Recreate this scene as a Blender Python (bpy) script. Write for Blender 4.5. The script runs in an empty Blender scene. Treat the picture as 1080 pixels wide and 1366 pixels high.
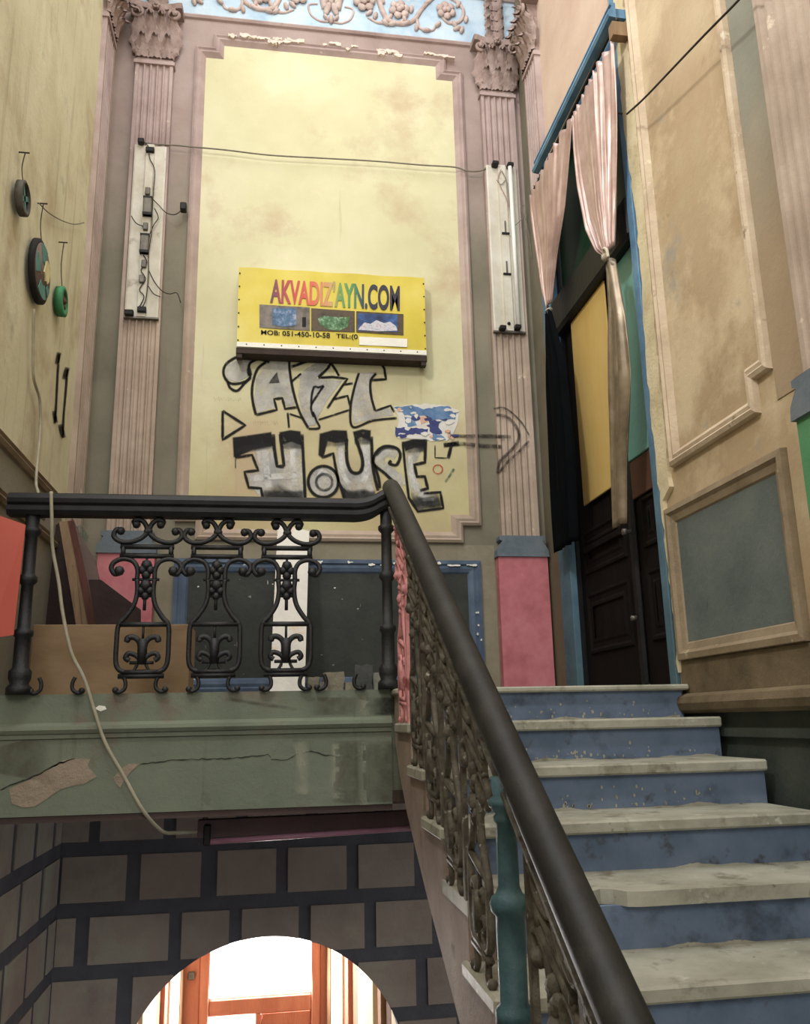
import bpy, bmesh, math, random
from mathutils import Vector, Matrix
random.seed(7)
SC = bpy.context.scene
COL = SC.collection
PI = math.pi

# ------------------------------------------------------------------ camera
YAW, PITCH, ROLL, FPX = -0.160169, 0.238279, -0.0212087, 1149.7
_f = Vector((-math.sin(YAW) * math.cos(PITCH), math.cos(YAW) * math.cos(PITCH), math.sin(PITCH)))
_r0 = Vector((math.cos(YAW), math.sin(YAW), 0)); _u0 = _r0.cross(_f)
CR = math.cos(ROLL) * _r0 + math.sin(ROLL) * _u0
CU = -math.sin(ROLL) * _r0 + math.cos(ROLL) * _u0
cam = bpy.data.cameras.new('camera'); camo = bpy.data.objects.new('camera', cam); COL.objects.link(camo)
M = Matrix.Identity(4)
for i in range(3):
    M[i][0] = CR[i]; M[i][1] = CU[i]; M[i][2] = -_f[i]
camo.matrix_world = M
cam.sensor_fit = 'AUTO'; cam.sensor_width = 36; cam.lens = FPX / 1366 * 36
cam.clip_start = 0.02
SC.camera = camo

def ray(px, py): return CR * ((px - 540) / FPX) + CU * ((683 - py) / FPX) + _f
def onY(px, py, Y): d = ray(px, py); return d * (Y / d.y)
def onX(px, py, X): d = ray(px, py); return d * (X / d.x)

# ------------------------------------------------------------------ light
SC.view_settings.view_transform = 'Standard'; SC.view_settings.look = 'None'
SC.view_settings.gamma = 1; SC.view_settings.use_curve_mapping = False
SC.view_settings.exposure = 0.12
world = bpy.data.worlds.new('world'); SC.world = world; world.use_nodes = True
bg = world.node_tree.nodes['Background']; bg.inputs[0].default_value = (0.96, 0.98, 1.0, 1); bg.inputs[1].default_value = 1.0

def area(name, loc, target, sx, sy, power, col):
    l = bpy.data.lights.new(name, 'AREA'); l.shape = 'RECTANGLE'; l.size = sx; l.size_y = sy
    l.energy = power; l.color = col
    o = bpy.data.objects.new(name, l); COL.objects.link(o); o.location = loc
    d = Vector(target) - Vector(loc); o.rotation_euler = d.to_track_quat('-Z', 'Y').to_euler()
    o['kind'] = 'structure'
    return o
area('skylight_daylight', (0.4, 2.4, 7.05), (0.4, 3.2, 0), 2.4, 4.0, 150, (0.95, 0.98, 1.0))
area('rear_fill_light', (-0.3, -3.6, 3.6), (0.6, 5.85, 2.4), 2.2, 2.6, 130, (0.98, 0.98, 0.96))  # added fill lamp behind the viewer, not a known window
area('added_side_light', (-1.3, 1.5, 4.7), (1.97, 3.4, 3.2), 0.45, 0.55, 105, (1.0, 0.98, 0.95))  # added unseen lamp; makes the right wall wire cast its shadow
area('entrance_daylight', (0.0, 7.95, -2.1), (0.0, 5.0, -2.4), 0.8, 0.9, 90, (1, 0.97, 0.97))

# ------------------------------------------------------------------ materials
SAT = 0.78
def lin(c):
    g = 0.3 * c[0] + 0.59 * c[1] + 0.11 * c[2]; c = [g + (v - g) * SAT for v in c[:3]]
    def f(v):
        v /= 255.0
        return v / 12.92 if v <= 0.04045 else ((v + 0.055) / 1.055) ** 2.4
    return (f(c[0]), f(c[1]), f(c[2]), 1)
def N(nt, typ, **kw):
    n = nt.nodes.new(typ)
    for k, v in kw.items(): setattr(n, k, v)
    return n
def noise(nt, vec, scale, detail=5, rough=0.6, dist=0.0):
    n = N(nt, 'ShaderNodeTexNoise'); nt.links.new(vec, n.inputs['Vector'])
    n.inputs['Scale'].default_value = scale; n.inputs['Detail'].default_value = detail
    n.inputs['Roughness'].default_value = rough; n.inputs['Distortion'].default_value = dist
    return n.outputs['Fac']
def ramp(nt, fac, stops):
    r = N(nt, 'ShaderNodeValToRGB'); nt.links.new(fac, r.inputs['Fac'])
    e = r.color_ramp.elements
    while len(e) < len(stops): e.new(0.5)
    for i, (p, c) in enumerate(stops):
        e[i].position = p; e[i].color = c if len(c) == 4 else lin(c)
    return r.outputs['Color']
def mix(nt, fac, a, b):
    m = N(nt, 'ShaderNodeMix', data_type='RGBA')
    nt.links.new(fac, m.inputs[0])
    for s, v in ((6, a), (7, b)):
        if isinstance(v, tuple): m.inputs[s].default_value = v
        else: nt.links.new(v, m.inputs[s])
    return m.outputs[2]
BW = lambda a, b: [(a, (0, 0, 0, 1)), (b, (1, 1, 1, 1))]
MATS = {}
def paint(name, cols, scale=2.5, detail=6, rough=0.75, bump=0.25, bscale=30, stretch=(1, 1, 1), spots=(), zmix=None, metal=0.0, coords='pos', spec=0.3, streak=None):
    """aged paint: a ramp of colours over noise; spots = (colour, scale, low, high[, stretch]); zmix = (z0, z1, colours below)"""
    m = bpy.data.materials.new(name); m.use_nodes = True; nt = m.node_tree
    b = nt.nodes['Principled BSDF']
    if coords == 'pos': vec = N(nt, 'ShaderNodeNewGeometry').outputs['Position']
    else: vec = N(nt, 'ShaderNodeTexCoord').outputs[coords]
    mp = N(nt, 'ShaderNodeMapping'); nt.links.new(vec, mp.inputs['Vector']); mp.inputs['Scale'].default_value = stretch
    v = mp.outputs['Vector']
    n1 = noise(nt, v, scale, detail)
    def cr(cols):
        k = len(cols); return ramp(nt, n1, [(0.3 + 0.4 * i / max(1, k - 1), lin(c)) for i, c in enumerate(cols)])
    c = cr(cols)
    if zmix:
        sep = N(nt, 'ShaderNodeSeparateXYZ'); nt.links.new(vec, sep.inputs[0])
        ad = N(nt, 'ShaderNodeMath', operation='MULTIPLY_ADD'); nt.links.new(noise(nt, vec, 2.2, 4), ad.inputs[0]); ad.inputs[1].default_value = 1.1; nt.links.new(sep.outputs[2], ad.inputs[2])
        mr = N(nt, 'ShaderNodeMapRange'); nt.links.new(ad.outputs[0], mr.inputs[0])
        mr.inputs[1].default_value = zmix[0] + 0.55; mr.inputs[2].default_value = zmix[1] + 0.55
        c = mix(nt, mr.outputs[0], cr(zmix[2]), c)
    if streak:   # vertical dribbles: noise squeezed in z
        ms = N(nt, 'ShaderNodeMapping'); nt.links.new(vec, ms.inputs['Vector']); ms.inputs['Scale'].default_value = (9, 9, 0.5)
        fac = ramp(nt, noise(nt, ms.outputs['Vector'], 1.0, 5), BW(streak[1], streak[2]))
        c = mix(nt, fac, c, lin(streak[0]))
    for s in spots:
        vv = vec
        if len(s) > 4:
            ms = N(nt, 'ShaderNodeMapping'); nt.links.new(vec, ms.inputs['Vector']); ms.inputs['Scale'].default_value = s[4]; vv = ms.outputs['Vector']
        fac = ramp(nt, noise(nt, vv, s[1], 6, 0.65), BW(s[2], s[3]))
        c = mix(nt, fac, c, lin(s[0]))
    nt.links.new(c, b.inputs['Base Color'])
    b.inputs['Roughness'].default_value = rough; b.inputs['Metallic'].default_value = metal
    b.inputs['Specular IOR Level'].default_value = spec
    if bump:
        bp = N(nt, 'ShaderNodeBump'); bp.inputs['Strength'].default_value = bump; bp.inputs['Distance'].default_value = 0.02
        nt.links.new(noise(nt, v, bscale, 6, 0.7), bp.inputs['Height']); nt.links.new(bp.outputs[0], b.inputs['Normal'])
    MATS[name] = m
    return m
def emit(name, col, s):
    m = bpy.data.materials.new(name); m.use_nodes = True; nt = m.node_tree
    b = nt.nodes['Principled BSDF']; b.inputs['Base Color'].default_value = lin(col)
    b.inputs['Emission Color'].default_value = lin(col); b.inputs['Emission Strength'].default_value = s
    MATS[name] = m; return m
def spray(name, col, lo, hi, opacity=1.0, nscale=26, col2=None):
    """sprayed paint: colour with soft, patchy coverage (vertex attribute 'cover' fades the stroke edges)"""
    m = bpy.data.materials.new(name); m.use_nodes = True; nt = m.node_tree
    b = nt.nodes['Principled BSDF']; b.inputs['Roughness'].default_value = 0.7; b.inputs['Specular IOR Level'].default_value = 0.2
    pos = N(nt, 'ShaderNodeNewGeometry').outputs['Position']
    if col2: nt.links.new(ramp(nt, noise(nt, pos, 5, 4), [(0.38, lin(col)), (0.62, lin(col2))]), b.inputs['Base Color'])
    else: b.inputs['Base Color'].default_value = lin(col)
    at = N(nt, 'ShaderNodeAttribute', attribute_name='cover')
    nz = ramp(nt, noise(nt, pos, nscale, 5, 0.7), BW(lo, hi))
    mu = N(nt, 'ShaderNodeMath', operation='MULTIPLY'); nt.links.new(at.outputs['Fac'], mu.inputs[0]); nt.links.new(nz, mu.inputs[1])
    m2 = N(nt, 'ShaderNodeMath', operation='MULTIPLY'); nt.links.new(mu.outputs[0], m2.inputs[0]); m2.inputs[1].default_value = opacity
    nt.links.new(m2.outputs[0], b.inputs['Alpha'])
    MATS[name] = m; return m

paint('yellow_wall', [(200, 192, 142), (208, 202, 154), (216, 208, 168)], 1.6, rough=0.6, bump=0.1,
      zmix=(1.5, 2.5, [(176, 154, 110), (190, 172, 116), (198, 190, 130)]), spots=[((190, 162, 122), 1.3, 0.53, 0.72), ((222, 212, 170), 2.1, 0.6, 0.8)], streak=((150, 130, 92), 0.64, 0.85))
paint('mauve_wall', [(150, 126, 118), (166, 142, 134), (176, 154, 148)], 2.0, bump=0.15, zmix=(3.4, 4.5, [(112, 106, 86), (126, 119, 98), (138, 128, 106)]), streak=((120, 104, 90), 0.6, 0.85))
paint('mauve_stucco', [(156, 130, 124), (176, 150, 144), (190, 166, 160)], 3, bump=0.2, zmix=(2.6, 4.2, [(158, 136, 116), (176, 152, 132), (190, 168, 148)]), streak=((124, 102, 84), 0.62, 0.86),
      spots=[((214, 196, 170), 9, 0.66, 0.72)])
paint('capital_plaster', [(140, 112, 102), (166, 138, 128), (182, 156, 148)], 9, bump=0.5, bscale=60)
paint('relief_plaster', [(176, 150, 142), (198, 174, 166), (214, 194, 186)], 12, bump=0.35, bscale=60)
paint('chip_pale', [(214, 190, 172), (230, 212, 196)], 12, bump=0.4)
paint('grey_strip', [(128, 126, 110), (144, 142, 126)], 2, bump=0.2, zmix=(1.7, 2.7, [(158, 130, 98), (172, 146, 112)]))
paint('frieze_blue', [(150, 182, 208), (176, 204, 226), (196, 216, 230)], 4, bump=0.2, spots=[((214, 206, 196), 6, 0.6, 0.75)])
paint('left_wall', [(200, 190, 148), (216, 208, 168), (224, 218, 182)], 1.3, bump=0.15, spots=[((224, 218, 178), 2.5, 0.54, 0.7, (1, 1, .6)), ((184, 160, 120), 1.6, 0.52, 0.7), ((168, 168, 142), 2.2, 0.6, 0.72)], streak=((140, 118, 80), 0.55, 0.85))
paint('left_dado', [(132, 124, 106), (146, 138, 120)], 3)
paint('right_wall', [(172, 144, 110), (190, 162, 126), (202, 178, 142)], 1.2, bump=0.2, zmix=(2.6, 4.0, [(168, 138, 100), (182, 152, 112), (192, 168, 128)]),
      spots=[((208, 182, 142), 1.7, 0.5, 0.64), ((158, 150, 136), 2.6, 0.62, 0.72), ((156, 120, 90), 3.1, 0.64, 0.74)], streak=((196, 172, 134), 0.6, 0.85))
paint('right_mauve', [(196, 160, 138), (210, 178, 156), (220, 192, 170)], 1.6, bump=0.15, spots=[((176, 150, 120), 2, 0.6, 0.75)])
paint('cream_edge', [(196, 174, 132), (216, 198, 152), (226, 206, 170)], 6, bump=0.4)
paint('grey_recess', [(112, 104, 86), (128, 120, 100), (142, 132, 112)], 2, bump=0.2, zmix=(1.0, 3.0, [(104, 94, 70), (116, 106, 82)]))
paint('pink_paint', [(186, 92, 100), (204, 106, 116), (212, 122, 128)], 7, spots=[((220, 186, 170), 14, 0.68, 0.74)], bump=0.15)
paint('green_paint', [(70, 140, 86), (84, 152, 98)], 3)
paint('blue_grey_trim', [(84, 98, 110), (102, 114, 124), (112, 120, 126)], 6)
paint('blue_frame', [(64, 82, 108), (76, 94, 120), (90, 108, 132)], 6, spots=[((216, 214, 208), 14, 0.68, 0.73)])
paint('blue_jamb', [(70, 112, 146), (92, 138, 176), (110, 152, 186)], 5, zmix=(0.2, 2.4, [(62, 92, 104), (80, 112, 124)]), spots=[((190, 196, 190), 20, 0.7, 0.76)])
paint('blackboard', [(38, 42, 38), (48, 52, 46), (58, 60, 54)], 4, rough=0.55, spots=[((150, 150, 138), 38, 0.74, 0.8), ((96, 98, 88), 6, 0.68, 0.8, (1, 1, .4))])
paint('slate_panel', [(84, 94, 92), (98, 108, 104), (108, 116, 110)], 3, rough=0.6, spots=[((50, 56, 54), 5, 0.64, 0.72, (1, 1, .35)), ((140, 142, 134), 9, 0.68, 0.76)])
paint('olive_dado', [(122, 114, 90), (138, 128, 104), (150, 140, 116)], 3, streak=((104, 92, 66), 0.6, 0.85))
paint('brown_mould', [(124, 104, 78), (146, 124, 94), (160, 138, 108)], 5, bump=0.3, spots=[((190, 170, 132), 12, 0.64, 0.72)])
paint('cream_mould', [(176, 150, 120), (198, 172, 140), (212, 190, 160)], 4, bump=0.3, spots=[((226, 208, 176), 10, 0.6, 0.7), ((140, 112, 82), 8, 0.62, 0.72)])
paint('base_brown', [(88, 72, 48), (112, 94, 66), (128, 108, 78)], 4, bump=0.4)
paint('dark_green_wall', [(48, 56, 50), (60, 68, 60), (72, 78, 66)], 4, bump=0.3)
paint('fascia_green', [(104, 114, 94), (116, 126, 104), (124, 130, 108)], 2.2, bump=0.25, spots=[((122, 104, 90), 2.4, 0.57, 0.7), ((84, 86, 70), 5, 0.64, 0.78)], streak=((82, 78, 62), 0.62, 0.8))
paint('bare_plaster', [(150, 130, 108), (172, 152, 128)], 14, bump=0.6)
paint('crack_dark', [(46, 44, 36), (58, 54, 44)], 8, bump=0)
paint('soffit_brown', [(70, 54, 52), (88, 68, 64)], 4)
paint('joint_slate', [(84, 84, 94), (100, 100, 110)], 6, bump=0.4)
paint('block_brown', [(150, 132, 124), (166, 148, 136), (176, 160, 146)], 2.2, bump=0.3, spots=[((176, 174, 152), 1.3, 0.52, 0.7)])
paint('tread_marble', [(136, 132, 112), (160, 156, 136), (176, 172, 152)], 5, rough=0.55, bump=0.2, spots=[((104, 96, 74), 6, 0.55, 0.68), ((190, 186, 168), 16, 0.62, 0.72), ((90, 82, 62), 22, 0.64, 0.72)])
paint('riser_blue', [(82, 100, 126), (96, 114, 142), (108, 124, 150)], 5, bump=0.2, spots=[((58, 68, 84), 4, 0.56, 0.72), ((70, 76, 80), 9, 0.6, 0.7)])
paint('stringer_plaster', [(132, 108, 92), (152, 128, 112), (166, 144, 126)], 4, bump=0.4, spots=[((110, 96, 82), 9, 0.6, 0.75)])
paint('rail_black', [(20, 20, 22), (28, 28, 29), (36, 35, 34)], 14, rough=0.55, bump=0.08, spec=0.3, spots=[((92, 88, 80), 60, 0.74, 0.8)])
paint('rail_brown', [(26, 25, 24), (36, 34, 32), (48, 45, 41)], 8, rough=0.55, bump=0.12, spec=0.3, spots=[((110, 104, 94), 55, 0.74, 0.8)])
paint('iron_black', [(14, 16, 19), (24, 26, 29), (34, 36, 38)], 20, rough=0.5, bump=0.3, bscale=80, spec=0.5)
paint('iron_flaked', [(58, 50, 40), (88, 80, 66), (116, 110, 94)], 18, rough=0.6, bump=0.5, spots=[((178, 174, 156), 26, 0.64, 0.7), ((60, 36, 26), 12, 0.6, 0.7)])
paint('iron_pink', [(218, 130, 132), (230, 150, 150)], 9, bump=0.4, spots=[((150, 70, 64), 9, 0.56, 0.62)])
paint('iron_teal', [(42, 74, 82), (58, 92, 98), (76, 108, 112)], 12, rough=0.45, bump=0.3, spots=[((130, 146, 140), 26, 0.68, 0.74)])
paint('wood_dark', [(16, 12, 11), (22, 16, 15), (28, 20, 18)], 3, rough=0.7, spec=0.12, stretch=(4, 4, .5))
paint('wood_black', [(10, 11, 13), (17, 19, 22)], 6, rough=0.5, spec=0.3)
paint('yellow_board', [(196, 154, 66), (208, 166, 78), (214, 176, 92)], 2, stretch=(1, 1, .3), spots=[((184, 136, 58), 5, 0.66, 0.8)])
paint('teal_pane', [(92, 170, 164), (112, 190, 182)], 2, rough=0.35)
paint('green_glass', [(8, 44, 26), (14, 66, 38)], 2, rough=0.45, bump=0.02, spec=0.15)
paint('red_brown', [(98, 58, 42), (112, 68, 48)], 3)
def satin(name, cols, rough, metal):
    paint(name, cols, 6, rough=rough, bump=0.05, metal=metal, spec=0.6)
satin('curtain_satin', [(168, 132, 122), (188, 152, 142), (204, 172, 162)], 0.36, 0.4)
satin('curtain_bronze', [(96, 80, 58), (128, 108, 82), (150, 132, 104)], 0.36, 0.35)
paint('curtain_black', [(6, 8, 11), (11, 14, 18)], 6, rough=0.95, spec=0.05)
paint('cord_cream', [(190, 176, 150), (206, 192, 168)], 20)
paint('banner_yellow', [(204, 180, 36), (216, 192, 46), (224, 204, 80)], 2.2, rough=0.4, bump=0.05)
paint('banner_white', [(226, 222, 206), (238, 234, 220)], 5, rough=0.45)
paint('box_brown', [(52, 38, 32), (66, 50, 42)], 9)
paint('ink_black', [(20, 20, 20), (30, 28, 26)], 20, bump=0)
paint('fixture_white', [(190, 180, 158), (206, 198, 178), (216, 210, 194)], 5, rough=0.5, spots=[((140, 122, 98), 6, 0.62, 0.76)], streak=((150, 132, 106), 0.66, 0.85))
paint('tube_glass', [(226, 220, 214), (236, 232, 226)], 3, rough=0.25, spec=0.6)
paint('plastic_black', [(18, 17, 16), (30, 28, 26)], 20, rough=0.5)
paint('ballast_grey', [(92, 88, 80), (122, 116, 104)], 12, rough=0.4, metal=0.5)
paint('wire_dark', [(46, 40, 34), (66, 58, 50)], 20, bump=0)
paint('wire_grey', [(112, 106, 92), (134, 126, 108)], 20, bump=0)
paint('wire_pink', [(170, 120, 116), (184, 140, 134)], 20, bump=0)
paint('cable_cream', [(150, 142, 116), (172, 164, 138)], 16, bump=0.1)
paint('red_sheet', [(206, 78, 60), (214, 88, 68)], 2, rough=0.6, bump=0.03)
paint('plywood', [(138, 106, 70), (152, 118, 80), (162, 128, 90)], 4, stretch=(1, 1, 3), bump=0.1)
paint('plank_tan', [(122, 94, 64), (150, 118, 82)], 6, stretch=(3, 3, .5))
paint('plank_red', [(82, 42, 32), (104, 56, 42)], 6, stretch=(3, 3, .5))
paint('plank_mauve', [(98, 76, 70), (116, 92, 84)], 5)
paint('plank_dark', [(44, 28, 26), (60, 40, 36)], 5)
paint('white_board', [(214, 208, 196), (228, 222, 212), (234, 228, 214)], 4, spots=[((222, 178, 130), 3.5, 0.56, 0.68), ((150, 84, 66), 8, 0.66, 0.7)])
paint('stone_beige', [(126, 116, 94), (146, 136, 112)], 14, bump=0.6)
paint('stone_grey', [(66, 68, 68), (86, 88, 86)], 14, bump=0.6)
paint('stone_pale', [(128, 128, 118), (150, 150, 140)], 14, bump=0.6)
paint('disc_black', [(22, 20, 18), (32, 28, 26)], 20)
paint('disc_teal', [(66, 128, 118), (88, 150, 140)], 20)
paint('disc_brown', [(104, 84, 70), (126, 102, 88)], 14)
paint('disc_yellow', [(212, 196, 130), (226, 212, 150)], 20)
paint('disc_green', [(44, 126, 76), (62, 150, 94)], 20)
paint('disc_grey', [(74, 70, 62), (96, 90, 80)], 20)
paint('tube_rose', [(176, 112, 140), (200, 140, 164)], 4, rough=0.3)
paint('fixture_rose', [(104, 78, 84), (120, 92, 96)], 5)
paint('door_orange', [(190, 100, 70), (210, 122, 90)], 5, stretch=(3, 3, .5))
paint('cream_paint', [(204, 186, 150), (222, 208, 176)], 3, streak=((150, 110, 76), 0.66, 0.8))
paint('tan_strip', [(150, 104, 66), (170, 124, 84)], 5)
paint('ground_stone', [(92, 86, 76), (112, 104, 92)], 3)
paint('ceiling_plaster', [(180, 168, 150), (196, 184, 166)], 2)
emit('day_pane', (255, 250, 248), 5.0)
spray('spray_black', (22, 22, 22), 0.18, 0.4, 0.96)
spray('spray_dim', (50, 42, 38), 0.25, 0.55, 0.8, 18)
spray('spray_white', (214, 212, 206), 0.2, 0.55, 0.72, 9, (168, 168, 172))
spray('spray_light', (226, 224, 220), 0.2, 0.6, 0.75, 12)
spray('spray_smoke', (48, 48, 48), 0.2, 0.6, 0.75, 9)
spray('spray_red', (200, 70, 40), 0.2, 0.5, 0.9)
spray('spray_green', (60, 108, 90), 0.3, 0.6, 0.8)
spray('spray_teal', (60, 140, 132), 0.3, 0.6, 0.6)
spray('spray_stain', (92, 82, 66), 0.25, 0.65, 0.55, 9)
spray('spray_drip', (184, 184, 160), 0.25, 0.65, 0.6, 9)
spray('pencil', (130, 104, 70), 0.4, 0.7, 0.4)

# ------------------------------------------------------------------ mesh helpers
class MB:
    def __init__(s): s.v = []; s.f = []; s.sm = []; s.cov = None
    def add(s, vs, fs, smooth=False):
        b = len(s.v); s.v += [tuple(p) for p in vs]; s.f += [tuple(i + b for i in f) for f in fs]; s.sm += [smooth] * len(fs)
        return s
    def box(s, x0, x1, y0, y1, z0, z1, mat=None):
        vs = [Vector((x, y, z)) for z in (z0, z1) for y in (y0, y1) for x in (x0, x1)]
        if mat: vs = [mat @ p for p in vs]
        return s.add(vs, [(0, 2, 3, 1), (4, 5, 7, 6), (0, 1, 5, 4), (2, 6, 7, 3), (0, 4, 6, 2), (1, 3, 7, 5)])
    def bevbox(s, x0, x1, y0, y1, z0, z1, b=0.006):
        bm = bmesh.new(); bmesh.ops.create_cube(bm, size=1)
        for v in bm.verts: v.co = Vector(((x0 + x1) / 2 + v.co.x * (x1 - x0), (y0 + y1) / 2 + v.co.y * (y1 - y0), (z0 + z1) / 2 + v.co.z * (z1 - z0)))
        bmesh.ops.bevel(bm, geom=bm.edges[:], offset=b, segments=1, affect='EDGES')
        bm.verts.ensure_lookup_table()
        s.add([v.co.copy() for v in bm.verts], [[v.index for v in f.verts] for f in bm.faces]); bm.free(); return s
    def tube(s, pts, r, n=8, cap=True, closed=False):
        pts = [Vector(p) for p in pts]; k = len(pts); rr = r if isinstance(r, (list, tuple)) else [r] * k
        rings = []; up = None
        for i, p in enumerate(pts):
            a = pts[i - 1] if (i > 0 or closed) else p; c = pts[(i + 1) % k] if (i < k - 1 or closed) else p
            t = (c - a)
            t = t.normalized() if t.length > 1e-9 else Vector((0, 0, 1))
            if up is None:
                up = t.orthogonal().normalized()
            up = (up - t * up.dot(t))
            up = up.normalized() if up.length > 1e-6 else t.orthogonal().normalized()
            w = t.cross(up)
            rings.append([p + (up * math.cos(2 * PI * j / n) + w * math.sin(2 * PI * j / n)) * rr[i] for j in range(n)])
        vs = [q for R in rings for q in R]; fs = []
        for i in range(k - (0 if closed else 1)):
            for j in range(n):
                i2 = (i + 1) % k
                fs.append((i * n + j, i * n + (j + 1) % n, i2 * n + (j + 1) % n, i2 * n + j))
        if cap and not closed: fs += [tuple(range(n))[::-1], tuple((k - 1) * n + j for j in range(n))]
        return s.add(vs, fs, True)
    def lathe(s, prof, loc, n=16, axis='Z'):
        vs = []; fs = []
        for (r, h) in prof:
            for j in range(n):
                a = 2 * PI * j / n; x, y = r * math.cos(a), r * math.sin(a)
                p = (x, y, h) if axis == 'Z' else ((h, x, y) if axis == 'X' else (x, h, y))
                vs.append(Vector(p) + Vector(loc))
        k = len(prof)
        for i in range(k - 1):
            for j in range(n): fs.append((i * n + j, i * n + (j + 1) % n, (i + 1) * n + (j + 1) % n, (i + 1) * n + j))
        fs += [tuple(range(n))[::-1], tuple((k - 1) * n + j for j in range(n))]
        return s.add(vs, fs, True)
    def prism(s, poly, fn, v0, v1, smooth=False):
        """2D polygon extruded between depths v0..v1, fn(u,w,v)->3D"""
        n = len(poly)
        vs = [fn(u, w, v0) for u, w in poly] + [fn(u, w, v1) for u, w in poly]
        fs = [tuple(range(n)), tuple(range(2 * n - 1, n - 1, -1))] + [(i, i + n, (i + 1) % n + n, (i + 1) % n) for i in range(n)]
        return s.add(vs, fs, smooth)
    def sweep(s, path, prof, fn, closed=True):
        """moulding: profile (offset inward, proud) swept round a flat path with mitred corners"""
        k = len(path); rows = []
        for i in range(k):
            p = Vector(path[i]).to_2d() if len(path[i]) > 2 else Vector(path[i])
            a = Vector(path[i - 1]) if (i > 0 or closed) else None; c = Vector(path[(i + 1) % k]) if (i < k - 1 or closed) else None
            ns = []
            if a is not None: d = (p - a).normalized(); ns.append(Vector((-d.y, d.x)))
            if c is not None: d = (c - p).normalized(); ns.append(Vector((-d.y, d.x)))
            m = ns[0] if len(ns) == 1 else (ns[0] + ns[1]) / (1 + ns[0].dot(ns[1]))
            rows.append([fn(p.x + m.x * u, p.y + m.y * u, v) for u, v in prof])
        q = len(prof); vs = [x for R in rows for x in R]; fs = []
        for i in range(k if closed else k - 1):
            for j in range(q - 1):
                i2 = (i + 1) % k
                fs.append((i * q + j, i2 * q + j, i2 * q + j + 1, i * q + j + 1))
        if not closed: fs += [tuple(range(q)), tuple((k - 1) * q + j for j in range(q))[::-1]]
        return s.add(vs, fs)
    def ball(s, c, r, sc=(1, 1, 1), seg=8, rings=5):
        vs = []; fs = []; c = Vector(c)
        for i in range(rings + 1):
            t = PI * i / rings
            for j in range(seg):
                a = 2 * PI * j / seg
                vs.append(c + Vector((r * sc[0] * math.sin(t) * math.cos(a), r * sc[1] * math.sin(t) * math.sin(a), r * sc[2] * math.cos(t))))
        for i in range(rings):
            for j in range(seg): fs.append((i * seg + j, i * seg + (j + 1) % seg, (i + 1) * seg + (j + 1) % seg, (i + 1) * seg + j))
        return s.add(vs, fs, True)
    def mesh(s, name, mat):
        me = bpy.data.meshes.new(name); me.from_pydata(s.v, [], s.f)
        me.polygons.foreach_set('use_smooth', s.sm)
        if s.cov is not None:
            at = me.attributes.new('cover', 'FLOAT', 'POINT'); at.data.foreach_set('value', s.cov)
        bm = bmesh.new(); bm.from_mesh(me); bmesh.ops.remove_doubles(bm, verts=bm.verts, dist=1e-6)
        if s.cov is None: bmesh.ops.recalc_face_normals(bm, faces=bm.faces)
        bm.to_mesh(me); bm.free()
        me.materials.append(MATS[mat]); me.update()
        return me
    def build(s, name, mat, parent=None, **kw):
        return put(name, s.mesh(name, mat), parent, **kw)
def put(name, me, parent=None, loc=None, rot=None, label=None, cat=None, group=None, kind=None):
    o = bpy.data.objects.new(name, me); COL.objects.link(o)
    if parent: o.parent = parent
    if loc is not None: o.location = loc
    if rot is not None: o.rotation_euler = rot
    return tag(o, label, cat, group, kind)
def tag(o, label=None, cat=None, group=None, kind=None):
    for k, v in (('label', label), ('category', cat), ('group', group), ('kind', kind)):
        if v: o[k] = v
    return o
def empty(name, loc=(0, 0, 0), rz=0, **kw):
    o = bpy.data.objects.new(name, None); COL.objects.link(o); o.location = loc; o.rotation_euler = (0, 0, rz); o.empty_display_size = 0.1
    return tag(o, **kw)
def smooth_path(pts, n=6, closed=False):
    P = [Vector(p) for p in pts]; k = len(P); out = []
    rng = range(k if closed else k - 1)
    for i in rng:
        p0 = P[i - 1] if (i > 0 or closed) else P[i]; p1 = P[i]; p2 = P[(i + 1) % k]; p3 = P[(i + 2) % k] if (i + 2 < k or closed) else p2
        for j in range(n):
            t = j / n
            out.append(0.5 * ((2 * p1) + (p2 - p0) * t + (2 * p0 - 5 * p1 + 4 * p2 - p3) * t * t + (3 * p1 - p0 - 3 * p2 + p3) * t ** 3))
    if not closed: out.append(P[-1])
    return out

YB, XR, XL = 5.85, 1.97, -1.23
ZL, ZG, ZTOP = 0.145, -3.80, 6.9
YF = 4.03                                   # front of the landing slab
YN, RISE, GO = 3.86, 0.165, 0.316
backw = lambda u, w, v: Vector((u, YB - v, w))
rightw = lambda u, w, v: Vector((XR - v, u, w))
leftw = lambda u, w, v: Vector((XL + v, u, w))

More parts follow.
